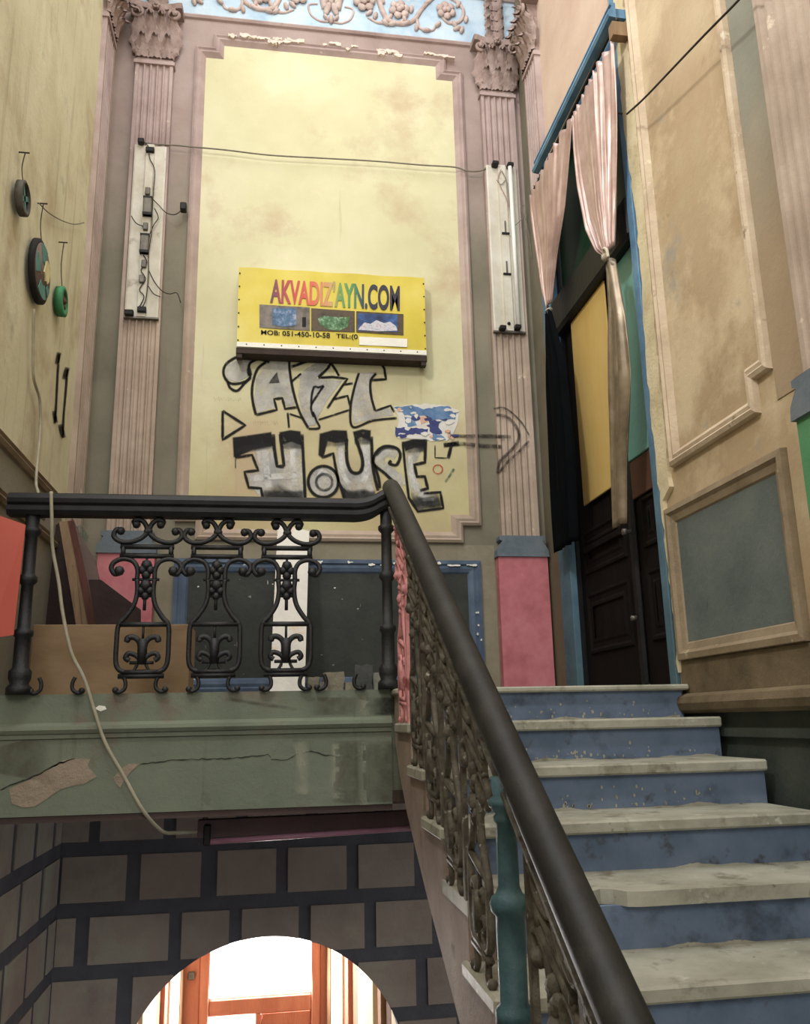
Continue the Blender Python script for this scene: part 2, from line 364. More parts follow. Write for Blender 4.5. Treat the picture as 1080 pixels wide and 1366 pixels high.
# ------------------------------------------------------------------ back wall with its arch
AC, AR = (0.028, -2.14), 0.87
def arch_z(x):
    d = AR * AR - (x - AC[0]) ** 2
    return None if d <= 0 else AC[1] + math.sqrt(d)
m = MB(); xs = [XL - 0.35]
n = 40
cols = [XL - 0.35] + [AC[0] - AR + 2 * AR * (0.5 - 0.5 * math.cos(PI * i / n)) for i in range(n + 1)] + [XR + 0.35]
for a, b in zip(cols[:-1], cols[1:]):
    za, zb = arch_z(a + 1e-5) or AC[1], arch_z(b - 1e-5) or AC[1]
    inside = a >= AC[0] - AR - 1e-6 and b <= AC[0] + AR + 1e-6
    if inside:
        za = arch_z(min(max(a, AC[0] - AR + 1e-4), AC[0] + AR - 1e-4)); zb = arch_z(min(max(b, AC[0] - AR + 1e-4), AC[0] + AR - 1e-4))
    else: za = zb = ZG
    for y in (YB, YB + 0.3):
        m.add([(a, y, za), (b, y, zb), (b, y, ZL - 0.1), (a, y, ZL - 0.1)], [(0, 1, 2, 3)])
    if inside: m.add([(a, YB, za), (b, YB, zb), (b, YB + 0.3, zb), (a, YB + 0.3, za)], [(0, 1, 2, 3)])
for x in (AC[0] - AR, AC[0] + AR): m.add([(x, YB, ZG), (x, YB + 0.3, ZG), (x, YB + 0.3, AC[1]), (x, YB, AC[1])], [(0, 1, 2, 3)])
low = m.build('wall_back_lower', 'joint_slate', kind='structure', label='dark lower wall of painted blocks pierced by an arch', cat='wall')
top = MB().box(XL - 0.35, XR + 0.35, YB, YB + 0.3, ZL - 0.1, ZTOP).build('wall_back', 'mauve_wall', kind='structure', label='tall back wall with pilasters and a yellow panel', cat='wall')

# painted blocks
rows = [(-0.405, -0.677, [-1.064, -0.997]), ]
def row_xs(first, w, gap, x1=XR):
    out = list(first); x = out[-1][1] + gap
    while x < x1 - 0.05:
        out.append((x, min(x + w, x1 - 0.01))); x += w + gap
    return out
brows = [
    (-0.677, -0.405, row_xs([(-1.225, -1.064), (-0.997, -0.62)], 0.362, 0.078)),
    (-1.023, -0.762, row_xs([(-1.206, -0.829), (-0.744, -0.384), (-0.284, 0.077), (0.151, 0.52), (0.596, 0.954)], 0.362, 0.076)),
    (-1.369, -1.107, row_xs([(-1.214, -1.107), (-1.025, -0.562), (-0.487, -0.204), (-0.127, 0.22), (0.295, 0.63), (0.705, 1.06)], 0.37, 0.076)),
    (-1.715, -1.451, row_xs([(-1.218, -0.849), (-0.758, -0.40), (-0.32, 0.04), (0.12, 0.5), (0.59, 0.95)], 0.37, 0.076)),
    (-2.06, -1.797, row_xs([(-1.225, -1.10), (-1.02, -0.66), (0.84, 1.2)], 0.37, 0.076)),
    (-2.405, -2.142, row_xs([(-1.218, -0.88), (0.93, 1.28)], 0.37, 0.076)),
]
def clip_block(x0, x1, z0, z1, pad=0.0):
    k = max(2, int((x1 - x0) / 0.02)); lo = []; up = []
    for i in range(k + 1):
        x = x0 + (x1 - x0) * i / k
        d = (AR + pad) ** 2 - (x - AC[0]) ** 2
        zz = z0
        if d > 0: zz = max(z0, AC[1] + math.sqrt(d))
        if z0 < AC[1] and d > 0: zz = max(zz, AC[1] + math.sqrt(d))
        if zz < z1 - 0.004: lo.append((x, zz)); up.append((x, z1))
    if len(lo) < 2: return None
    flat = all(abs(p[1] - z0) < 1e-6 for p in lo)
    if flat: return [(x0, z0), (x1, z0), (x1, z1), (x0, z1)]
    return lo + up[::-1]
for z0, z1, xs in brows:
    for x0, x1 in xs:
        if x0 > 1.3 and z1 < -0.9: continue
        runs = clip_block(x0, x1, z0, z1)
        if not runs: continue
        j = random.uniform(0.008, 0.013)
        MB().prism(runs, backw, -0.01, j).build('block', 'block_brown', low)
# left wall blocks (below the landing)
# ------------------------------------------------------------------ left wall
lw = MB().box(XL - 0.3, XL, -4.2, 0.8, ZG, ZTOP).box(XL - 0.3, XL, 2.2, YB, ZG, ZTOP).box(XL - 0.3, XL, 0.8, 2.2, ZG, 3.7).box(XL - 0.3, XL, 0.8, 2.2, 5.7, ZTOP).build('wall_left', 'left_wall', kind='structure', label='yellowish side wall hung with small wheels', cat='wall')  # gap in the wall, out of view, is made for the added side lamp
MB().box(XL, XL + 0.004, 2.5, YB, ZG, -0.36).build('lower_paint', 'joint_slate', lw)
for r, (z0, z1, _) in enumerate(brows):
    y = YB - (0.03 if r % 2 else 0.22)
    first = True
    while y > 3.6:
        w = 0.44 if not (first and r % 2 == 0) else 0.16
        y1 = y; y0 = y - (0.36 if not first else (0.36 if r % 2 else 0.15))
        if first and r % 2 == 0: y1 = YB - 0.02; y0 = YB - 0.17
        MB().prism([(y0, z0), (y1, z0), (y1, z1), (y0, z1)], leftw, 0.0, random.uniform(0.01, 0.015)).build('block', 'block_brown', lw)
        y = y0 - 0.075; first = False
# dado mouldings of the left wall
prof_dado = [(-0.035, 0), (-0.03, 0.018), (-0.012, 0.03), (0.0, 0.024), (0.012, 0.034), (0.03, 0.014), (0.035, 0)]
MB().box(XL, XL + 0.008, 2.5, 5.25, ZL, 1.29).build('dado', 'left_dado', lw)
for z, nm in ((1.292, 'dado_moulding'), (1.04, 'dado_moulding')):
    MB().sweep([(2.5, z), (5.25, z)], prof_dado, lambda u, w, v: Vector((XL + 0.006 + v, u, w)), closed=False).build(nm, 'brown_mould', lw)

# ------------------------------------------------------------------ right wall with door opening
DY0, DY1, DZ = 4.03, 5.47, 3.92
rw = MB().box(XR, XR + 0.3, -4.2, DY0, ZG, ZTOP).box(XR, XR + 0.3, DY1, YB + 0.02, ZL - 0.3, ZTOP).box(XR, XR + 0.3, DY0, DY1, DZ, ZTOP)
rw = rw.build('wall_right', 'right_wall', kind='structure', label='tan plastered side wall with a tall curtained door', cat='wall')
MB().box(XR - 0.004, XR + 0.01, 4.09, 5.3, 4.0, ZTOP).build('upper_paint', 'right_mauve', rw)
MB().box(XR - 0.003, XR + 0.01, DY1 + 0.02, YB, ZL, ZTOP).build('corner_paint', 'grey_recess', rw)
# raised panel moulding
mould = [(0, 0), (0.004, 0.026), (0.022, 0.034), (0.034, 0.022), (0.05, 0.026), (0.066, 0.012), (0.078, 0)]
def notched(u0, u1, w0, w1, a, b):
    return [(u0 + a, w0), (u1 - a, w0), (u1 - a, w0 + b), (u1, w0 + b), (u1, w1 - b), (u1 - a, w1 - b), (u1 - a, w1), (u0 + a, w1), (u0 + a, w1 - b), (u0, w1 - b), (u0, w0 + b), (u0 + a, w0 + b)]
# lower-near corner is stepped in the photo; the side next the door runs straight down
path = [(3.0 + 0.045, 1.19), (3.83, 1.19), (3.83, 6.2), (2.93, 6.2), (2.93, 1.335), (3.045, 1.335)]
MB().sweep(path, mould, rightw).build('panel_moulding', 'cream_mould', rw)
zz = [0.2 + 0.05 * i for i in range(125)]
rag = [(3.972 - 0.02 * math.sin(z * 3.1) - random.uniform(0, 0.022), z) for z in zz]
MB().prism(rag + [((3.845 if z > 1.05 else 3.925) + random.uniform(-0.008, 0.008) + 0.012 * math.sin(z * 1.7), z) for z in reversed(zz)], rightw, -0.002, 0.0235).build('plaster_edge', 'cream_edge', rw)
MB().prism([(2.6, 1.2), (2.925, 1.2), (2.925, 6.3), (2.6, 6.3)], rightw, -0.002, 0.004).build('paint_strip', 'grey_strip', rw)
# lower sunk panel
MB().sweep([(2.91, 0.255), (3.93, 0.255), (3.93, 1.0), (2.91, 1.0)], [(0, 0), (0.003, 0.03), (0.03, 0.034), (0.045, 0.02), (0.075, 0.012), (0.085, 0)], rightw).build('panel_frame', 'brown_mould', rw)
MB().prism([(2.99, 0.3), (3.87, 0.3), (3.87, 0.93), (2.99, 0.93)], rightw, -0.002, 0.004).build('panel', 'slate_panel', rw)
MB().box(XR - 0.012, XR, 2.2, 3.94, 0.095, 0.25).build('plinth', 'base_brown', rw)
MB().sweep([(-4.2, 0.055), (3.93, 0.055)], [(-0.046, 0), (-0.046, 0.03), (-0.03, 0.06), (0.0, 0.07), (0.03, 0.06), (0.044, 0.03), (0.046, 0)], rightw, closed=False).build('baseboard_right', 'base_brown', None, kind='structure', label='brown rounded stone base moulding beside the stair', cat='baseboard')
MB().box(XR - 0.006, XR, -4.2, 3.95, ZG, 0.01).build('lower_paint', 'dark_green_wall', rw)
MB().box(XR - 0.03, XR - 0.006, -4.2, 3.93, -0.09, -0.055).build('ledge', 'dark_green_wall', rw)

# ------------------------------------------------------------------ mouldings of the back wall
tp = empty('trim_panel', (0, 0, 0), kind='structure', label='yellow wall panel framed by a mauve moulding with stepped corners', cat='wall panel')
PX0, PX1, PZ0, PZ1 = -0.632, 1.492, 1.215, 5.265
MB().prism(notched(PX0 + .03, PX1 - .03, PZ0 + .03, PZ1 - .03, 0.135, 0.125), backw, 0, 0.005).build('panel', 'yellow_wall', tp)
mo = [(0, 0), (0.003, 0.03), (0.02, 0.042), (0.032, 0.03), (0.05, 0.034), (0.07, 0.016), (0.085, 0.004)]
MB().sweep(notched(PX0, PX1, PZ0, PZ1, 0.135, 0.125), mo, backw).build('moulding', 'mauve_stucco', tp)
for i in range(26):   # knocked-off plaster along the top moulding
    x = random.uniform(-0.25, 0.95) if i < 12 else random.uniform(-0.4, 1.3)
    w = random.uniform(0.03, 0.14); z = PZ1 - random.uniform(0.0, 0.045); h = random.uniform(0.012, 0.03)
    poly = [(x + w * k / 6, z + h * random.uniform(-1, 0)) for k in range(7)] + [(x + w * (6 - k) / 6, z + h * random.uniform(0.1, 1)) for k in range(7)]
    MB().prism(poly, backw, 0.0, 0.0445 + 0.0004 * i).build('chip', 'chip_pale', tp)

# dado: olive ground, blackboard panel in a blue frame
td = empty('trim_dado', (0, 0, 0), kind='structure', label='dark panel in a blue peeling frame below the yellow panel', cat='wall panel')
MB().prism([(-0.74, 0.15), (1.58, 0.15), (1.58, 1.205), (-0.74, 1.205)], backw, 0, 0.004).build('ground', 'olive_dado', td)
MB().prism([(-0.56, 0.26), (1.41, 0.26), (1.41, 1.03), (-0.56, 1.03)], backw, 0, 0.009).build('panel', 'blackboard', td)
MB().sweep([(-0.626, 0.2), (1.475, 0.2), (1.475, 1.092), (-0.626, 1.092)], [(0, 0), (0.003, 0.03), (0.03, 0.036), (0.04, 0.024), (0.06, 0.03), (0.085, 0.022), (0.1, 0.006)], backw).build('frame', 'blue_frame', td)

for i in range(16):
    x = random.choice([random.uniform(0.25, 0.9), random.uniform(0.95, 1.4), random.uniform(0.25, 1.4)]); w = random.uniform(0.02, 0.1); z = 1.062 + random.uniform(-0.012, 0.012); h = random.uniform(0.006, 0.014)
    poly = [(x + w * k / 5, z + h * random.uniform(-1, -.1)) for k in range(6)] + [(x + w * (5 - k) / 5, z + h * random.uniform(0.1, 1)) for k in range(6)]
    MB().prism(poly, backw, 0.0, 0.0372 + 0.0002 * i).build('paint_chip', 'banner_white', td)
for i in range(7):
    x = 1.44 + random.uniform(-0.02, 0.02); z = random.uniform(0.3, 0.75); r_ = random.uniform(0.005, 0.012)
    MB().prism([(x + r_ * random.uniform(.5, 1.2) * math.cos(k), z + r_ * random.uniform(.5, 1.4) * math.sin(k)) for k in range(6)], backw, 0.01, 0.0372).build('paint_chip', 'banner_white', td)

for i in range(24):   # flecks and scratches on the dark panel
    x = random.uniform(-0.5, 1.38); z = random.uniform(0.3, 1.0); r_ = random.uniform(0.003, 0.011); st_ = random.choice([1, 1, 1, 3.5])
    MB().prism([(x + r_ / st_ * random.uniform(.4, 1.3) * math.cos(k * PI / 3), z + r_ * st_ * 0.8 * random.uniform(.4, 1.3) * math.sin(k * PI / 3)) for k in range(6)], backw, 0.005, 0.0105).build('paint_fleck', random.choice(['stone_pale', 'stone_pale', 'banner_white']), td)

# ------------------------------------------------------------------ pilasters
def leaf_mesh(name, h, w, out, curl):
    mb = MB(); nu, nv = 6, 9; vs = []; fs = []
    for i in range(nv + 1):
        t = i / nv
        half = w * 0.5 * (0.55 + 0.75 * math.sin(PI * min(1, t * 0.9 + 0.12))) * (1 + 0.22 * math.cos(t * 6 * PI)) * (1 if t < 0.85 else max(0.25, (1 - t) / 0.15))
        z = h * (t if t < 0.8 else 0.8 + 0.2 * math.sin((t - 0.8) / 0.2 * PI * 0.75) - (0.09 * max(0, t - 0.88) / 0.12))
        v = out * t * t + curl * max(0, t - 0.6) ** 2 * 6
        for j in range(nu + 1):
            s = j / nu * 2 - 1
            vs.append(Vector((half * s, -(v + 0.022 * (1 - s * s) + 0.008 * math.cos(3 * PI * s)), z)))
    for i in range(nv):
        for j in range(nu):
            a = i * (nu + 1) + j; fs.append((a, a + 1, a + nu + 2, a + nu + 1))
    # back side so that the leaf is a solid
    k = len(vs); vb = [Vector((p.x * 0.9, p.y * 0.6 + 0.004, p.z)) for p in vs]
    mb.add(vs, fs, True); mb.add(vb, [f[::-1] for f in fs], True)
    rim = [(j, j + 1) for j in range(nu)]
    return mb.mesh(name, 'capital_plaster')
LEAF_S = leaf_mesh('leaf_small', 0.17, 0.105, 0.03, 0.06)
LEAF_L = leaf_mesh('leaf_large', 0.30, 0.11, 0.05, 0.08)
def spiral(c, r0, turns, a0, sgn, n=26, taper=0.12):
    return [(c[0] + sgn * r0 * (1 - (1 - taper) * i / n) * math.cos(a0 + turns * 2 * PI * i / n), c[1] + r0 * (1 - (1 - taper) * i / n) * math.sin(a0 + turns * 2 * PI * i / n)) for i in range(n + 1)]
mb = MB()
VOL = MB(); sp = spiral((0, 0), 0.052, 1.6, PI * 0.5, 1)
VOL.tube([(x, -0.02 - 0.02 * i / 26, z) for i, (x, z) in enumerate(sp)], [0.017 - 0.008 * i / 26 for i in range(27)], 7); VOL.ball((0, -0.04, 0), 0.02)
VOLM = VOL.mesh('volute', 'capital_plaster')
def pilaster(name, loc, rz, w, z0, z1, zc, proud, label, ped, pedw, sub_z, shaftmat='mauve_stucco', drop=True):
    """local: x along the wall, -y out of it; z absolute"""
    root = empty(name, loc, rz, kind='structure', label=label, cat='pilaster')
    nf = 5; mg = w * 0.07; fw = (w - 2 * mg) / nf; pts = [(-w / 2, 0), (-w / 2, proud)]
    for i in range(nf):
        a = -w / 2 + mg + fw * i
        pts.append((a + fw * 0.06, proud))
        for k in range(7):
            t = k / 6; pts.append((a + fw * (0.1 + 0.8 * t), proud - 0.017 * math.sin(PI * t) ** 0.6))
        pts.append((a + fw * 0.94, proud))
    pts += [(w / 2, proud), (w / 2, 0)]
    MB().prism(pts, lambda u, v, z: Vector((u, -v, z)), z0, z1 - 0.05).build('shaft', shaftmat, root)
    MB().box(-w / 2 - 0.012, w / 2 + 0.012, -proud - 0.012, 0, z1 - 0.05, z1 - 0.02).box(-w / 2, w / 2, -proud, 0, z1 - 0.02, z1).build('astragal', shaftmat, root)
    # capital
    bell = MB(); k = 10; h = zc - z1
    vs = []; fs = []
    for i in range(k + 1):
        t = i / k; hw = w / 2 * (0.95 + 0.06 * t); pv = proud + 0.05 * t * t
        vs += [(-hw, 0, z1 + h * t), (-hw, -pv, z1 + h * t), (hw, -pv, z1 + h * t), (hw, 0, z1 + h * t)]
    for i in range(k):
        for j in range(3): a = i * 4 + j; fs.append((a, a + 1, a + 5, a + 4))
    fs.append((4 * k, 4 * k + 1, 4 * k + 2, 4 * k + 3)); fs.append((3, 2, 1, 0))
    bell.add(vs, fs)
    ab = [(-w * 0.72, 0), (-w * 0.70, proud + 0.085)] + [(w * (-0.62 + 1.24 * i / 8), proud + 0.085 - 0.035 * math.sin(PI * i / 8)) for i in range(9)] + [(w * 0.70, proud + 0.085), (w * 0.72, 0)]
    cap = bell.build('capital', 'capital_plaster', root)
    MB().prism(ab, lambda u, v, z: Vector((u, -v, z)), zc - 0.05, zc).build('abacus', 'capital_plaster', cap)
    for i in range(3): put('leaf', LEAF_S, cap, loc=((i - 1) * w * 0.34, -proud, z1 + 0.005))
    for i in range(4): put('leaf', LEAF_L, cap, loc=((i - 1.5) * w * 0.3, -proud + 0.005, z1 + 0.06))
    for s in (-1, 1):
        o = put('volute', VOLM, cap, loc=(s * w * 0.52, -proud - 0.045, zc - 0.105)); o.scale = (s, 1, 1)
        o = put('volute', VOLM, cap, loc=(s * w * 0.14, -proud - 0.04, zc - 0.095)); o.scale = (-s * 0.6, 1, 0.6)
    fl = MB()
    for i in range(6): fl.ball((0.02 * math.cos(i * PI / 3), -proud - 0.075, zc - 0.03 + 0.02 * math.sin(i * PI / 3)), 0.014, (1, 0.8, 1), 6, 4)
    fl.ball((0, -proud - 0.085, zc - 0.03), 0.014).build('flower', 'capital_plaster', cap)
    if ped:
        MB().box(-pedw / 2, pedw / 2, -proud - 0.02, 0, ZL if name != 'trim_9' else 0.1, sub_z - 0.15).build('pedestal', ped, root)
        pr = [(-pedw / 2 - 0.012, sub_z - 0.15), (pedw / 2 + 0.012, sub_z - 0.15), (pedw / 2 + 0.004, sub_z - 0.10), (w / 2 + 0.01, sub_z - 0.04), (w / 2 + 0.03, sub_z - 0.03), (w / 2 + 0.03, sub_z - 0.005), (w / 2, sub_z), (-w / 2, sub_z), (-w / 2 - 0.03, sub_z - 0.005), (-w / 2 - 0.03, sub_z - 0.03), (-w / 2 - 0.01, sub_z - 0.04), (-pedw / 2 - 0.004, sub_z - 0.10)]
        MB().prism(pr, lambda u, z, v: Vector((u, -v, z)), 0, proud + 0.035).build('base_moulding', 'blue_grey_trim', root)
    if drop:   # leafy strip carrying on across the frieze above the capital
        d = MB()
        d.box(-w * 0.17, w * 0.17, -proud - 0.01, 0, zc, zc + 0.62)
        st = d.build('frieze_strip', 'capital_plaster', root)
        for q in range(6):
            for s in (-1, 1):
                o = put('leaf', LEAF_S, st, loc=(s * w * 0.09, -proud - 0.005, zc + 0.01 + q * 0.1)); o.scale = (0.55, 0.8, 0.62); o.rotation_euler = (0, s * 0.35, 0)
    return root
ZC1, ZC2 = 4.955, 5.415
pilaster('trim_1', (-0.925, YB, 0), 0, 0.277, 1.26, ZC1, ZC2, 0.055, 'fluted pilaster left of the yellow panel, bare light fixture on it', 'pink_paint', 0.36, 1.26)
pilaster('trim_2', (1.768, YB, 0), 0, 0.277, 1.26, ZC1, ZC2, 0.055, 'fluted pilaster right of the yellow panel, arrow sprayed across it', 'pink_paint', 0.36, 1.26)
pilaster('trim_3', (XR, 5.43, 0), -PI / 2, 0.27, 3.9, ZC1 - .02, ZC2 - .02, 0.05, 'mauve pilaster end above the curtained door in the corner', None, 0, 0, 'mauve_stucco')
pilaster('trim_4', (XL, 5.52, 0), PI / 2, 0.3, ZL, ZC1, ZC2, 0.035, 'flat mauve pilaster on the left wall beside the corner', None, 0, 0, 'mauve_stucco')
pilaster('trim_5', (XR, 2.52, 0), -PI / 2, 0.32, 1.19, ZC1, ZC2, 0.05, 'fluted pilaster on the right wall over a green pedestal', 'green_paint', 0.42, 1.19, 'mauve_stucco')

# ------------------------------------------------------------------ frieze with scrollwork
fz = MB().box(XL, XR, YB - 0.012, YB, 5.44, 6.05).build('trim_frieze', 'frieze_blue', kind='structure', label='pale blue frieze with mauve scrollwork in relief', cat='frieze')
MB().sweep([(-0.76, 5.425), (1.6, 5.425)], [(-0.02, 0), (-0.016, 0.02), (0, 0.03), (0.014, 0.022), (0.022, 0)], backw, closed=False).build('lower_moulding', 'mauve_stucco', fz)
MB().sweep([(XL, 5.93), (XR, 5.93)], [(-0.05, 0), (-0.05, 0.03), (0.0, 0.07), (0.06, 0.11), (0.06, 0)], backw, closed=False).build('upper_moulding', 'mauve_stucco', fz)
ros = MB()
for i in range(6):
    a = i * PI / 3; ros.ball((0.038 * math.cos(a), -0.012, 0.038 * math.sin(a)), 0.024, (1, 0.6, 1), 7, 4)
for i in range(3):
    a = i * 2.1; ros.ball((0.012 * math.cos(a), -0.026, 0.012 * math.sin(a)), 0.018, (1, 0.7, 1), 6, 4)
ROS = ros.mesh('rosette', 'relief_plaster')
fl = MB(); fl.ball((0, -0.006, 0), 0.03, (0.45, 0.5, 1.0), 6, 4); LEAFLET = fl.mesh('leaflet', 'relief_plaster')
CX = 0.423
def relief_tube(pts, r0, r1, nm):
    p = smooth_path([(x, YB - 0.016, z) for x, z in pts], 6); k = len(p)
    MB().tube(p, [1.45 * (r0 + (r1 - r0) * i / (k - 1)) for i in range(k)], 6).build(nm, 'relief_plaster', fz)
for s in (-1, 1):
    g = lambda u: CX + s * u
    relief_tube([(g(0.02), 5.50), (g(0.09), 5.50), (g(0.16), 5.55), (g(0.18), 5.64), (g(0.11), 5.66)], 0.007, 0.005, 'scroll')
    relief_tube([(g(0.05), 5.62), (g(0.10), 5.80), (g(0.22), 5.86), (g(0.37), 5.80), (g(0.42), 5.66), (g(0.47), 5.57), (g(0.58), 5.55), (g(0.68), 5.60), (g(0.75), 5.72), (g(0.86), 5.85), (g(1.0), 5.86), (g(1.10), 5.76), (g(1.07), 5.64), (g(0.97), 5.61), (g(0.91), 5.68)], 0.02, 0.008, 'scroll')
    relief_tube([(g(0.42), 5.66), (g(0.44), 5.56), (g(0.38), 5.54), (g(0.30), 5.58)], 0.012, 0.006, 'scroll')
    relief_tube([(g(0.70), 5.63), (g(0.73), 5.53), (g(0.83), 5.52), (g(0.86), 5.57)], 0.01, 0.006, 'scroll')
    relief_tube([(g(0.56), 5.55), (g(0.63), 5.66), (g(0.58), 5.72)], 0.01, 0.006, 'scroll')
    for (u, z, k) in ((0.27, 5.72, 1.15), (0.56, 5.68, 1.1), (0.95, 5.72, 1.05)):
        o = put('rosette', ROS, fz, loc=(g(u), YB - 0.014, z)); o.scale = (1.35 * k, 1.5, 1.35 * k); o.rotation_euler = (0, u * 7, 0)
    for (u, z, a) in ((0.31, 5.62, 0.8), (0.36, 5.60, 0.3), (0.44, 5.54, -0.9), (0.50, 5.535, 1.3), (0.62, 5.56, 1.0), (0.70, 5.53, 0.2), (0.78, 5.51, 1.5), (0.88, 5.58, 0.7), (1.04, 5.56, 1.1), (1.08, 5.55, 0.3), (1.02, 5.60, -0.6), (1.12, 5.66, 0.2), (0.80, 5.79, 0.9), (0.9, 5.88, 1.4), (0.14, 5.84, 0.7), (0.48, 5.60, 0.5), (0.6, 5.6, -0.3), (1.06, 5.80, 0.5), (0.66, 5.70, 0.2), (0.42, 5.76, -0.4)):
        o = put('leaflet', LEAFLET, fz, loc=(g(u), YB - 0.014, z)); o.rotation_euler = (0, s * a, 0); o.scale = (1.5, 1.5, 1.3)
for (u, z, a, k) in ((0, 5.52, 0, 1.6), (-0.04, 5.53, -0.6, 1.3), (0.04, 5.53, 0.6, 1.3), (-0.03, 5.62, 0.25, 2.2), (0.03, 5.62, -0.25, 2.2), (-0.06, 5.72, -0.5, 2.0), (0.06, 5.72, 0.5, 2.0), (0, 5.73, 0, 2.2)):
    o = put('leaflet', LEAFLET, fz, loc=(CX + u, YB - 0.014, z)); o.rotation_euler = (0, a, 0); o.scale = (k, 1.6, k)

# ------------------------------------------------------------------ landing and ground
fl_ = MB().box(XL, XR, YF, YB, -0.30, ZL).box(0.66, XR - 0.02, YN + 0.07, YF, -0.30, ZL - 0.012).build('floor', 'fascia_green', kind='structure', label='landing slab with a green painted edge', cat='floor')
fcx = 0.565
MB().box(XL, fcx, YF - 0.012, YF, -0.357, ZL).build('fascia', 'fascia_green', fl_)
MB().sweep([(XL, -0.005), (fcx, -0.005)], [(-0.04, 0), (-0.036, 0.012), (-0.02, 0.012), (-0.016, 0.02), (0.0, 0.03), (0.016, 0.026), (0.024, 0.012), (0.03, 0)], lambda u, w, v: Vector((u, YF - 0.012 - v, w)), closed=False).build('roll_moulding', 'fascia_green', fl_)
MB().box(XL, fcx, YF - 0.004, YF + 0.1, -0.385, -0.357).build('soffit_edge', 'soffit_brown', fl_)
MB().box(XL, XR, YF + 0.02, YB, -0.36, -0.30).build('soffit', 'soffit_brown', fl_)
def decal(name, mat, poly, plane, depth, parent, thick=0.003):
    pts = [plane(x, y) for x, y in poly]
    mbx = MB(); n = len(pts); d = depth.normalized() * thick
    mbx.add(pts + [p - d for p in pts], [tuple(range(n))] + [(i, (i + 1) % n, (i + 1) % n + n, i + n) for i in range(n)])
    return mbx.build(name, mat, parent)
fp = lambda x, y: onY(x, y, YF - 0.0145)
UY = Vector((0, -1, 0))
decal('plaster_patch', 'bare_plaster', [(12, 1052), (40, 1040), (62, 1027), (84, 1014), (98, 1012), (120, 1013), (117, 1022), (129, 1036), (112, 1046), (98, 1048), (80, 1053), (62, 1066), (46, 1076), (30, 1077), (16, 1072)], fp, UY, fl_)
decal('plaster_patch', 'bare_plaster', [(151, 1038), (160, 1026), (172, 1019), (186, 1019), (176, 1028), (166, 1040), (160, 1051), (154, 1045)], fp, UY, fl_)
decal('paint_chip', 'banner_white', [(126, 945), (132, 941), (140, 942), (142, 946), (134, 949)], fp, UY, fl_)
def crack(pts, w, nm='crack', plane=fp, parent=None, mat='crack_dark'):
    P = []
    for a, b in zip(pts[:-1], pts[1:]):
        k = max(2, int(math.hypot(b[0] - a[0], b[1] - a[1]) / 5))
        for i in range(k): P.append((a[0] + (b[0] - a[0]) * i / k + random.uniform(-.8, .8), a[1] + (b[1] - a[1]) * i / k + random.uniform(-1.0, 1.0)))
    P.append(pts[-1])
    L = []; Rr = []
    for i, p in enumerate(P):
        ww = w * random.uniform(0.4, 1) * (0.3 if i in (0, len(P) - 1) else 1)
        L.append((p[0], p[1] - ww)); Rr.append((p[0], p[1] + ww))
    mbx = MB(); k = len(P)
    va = [plane(*q) for q in L] + [plane(*q) for q in Rr]
    mbx.add(va, [(i, i + 1, k + i + 1, k + i) for i in range(k - 1)]); return mbx.build(nm, mat, parent)
crack([(0, 1054), (20, 1046), (45, 1036), (75, 1020), (100, 1012)], 1.4, parent=fl_)
crack([(186, 1019), (240, 1013), (300, 1012), (358, 1007), (362, 1013), (378, 1015), (395, 1007), (410, 1002), (450, 1010)], 0.9, parent=fl_)
crack([(413, 975), (414, 990), (415, 1000)], 0.8, parent=fl_)
crack([(88, 990), (90, 1013)], 0.8, parent=fl_)
MB().box(AC[0] - 6, AC[0] + 6, -4.5, 9.0, ZG - 0.1, ZG).build('floor_ground', 'ground_stone', kind='structure', label='grey stone ground floor at the stair foot', cat='floor')
cl = MB().box(XL - 0.3, XR + 0.3, 4.6, YB + 0.3, ZTOP, ZTOP + 0.15).box(XL - 0.3, XR + 0.3, -4.4, 0.2, ZTOP, ZTOP + 0.15)
cl.build('ceiling', 'ceiling_plaster', kind='structure', label='plaster ceiling around the open skylight', cat='ceiling')
MB().box(XL - 0.3, XR + 0.3, -4.4, -4.2, ZG, -3.0).box(XL - 0.3, XR + 0.3, -4.4, -4.2, 5.6, ZTOP).build('wall_front', 'right_wall', kind='structure', label='wall behind the viewer with a wide opening for the added fill light', cat='wall')  # left open between sill and top so added rear fill gets in

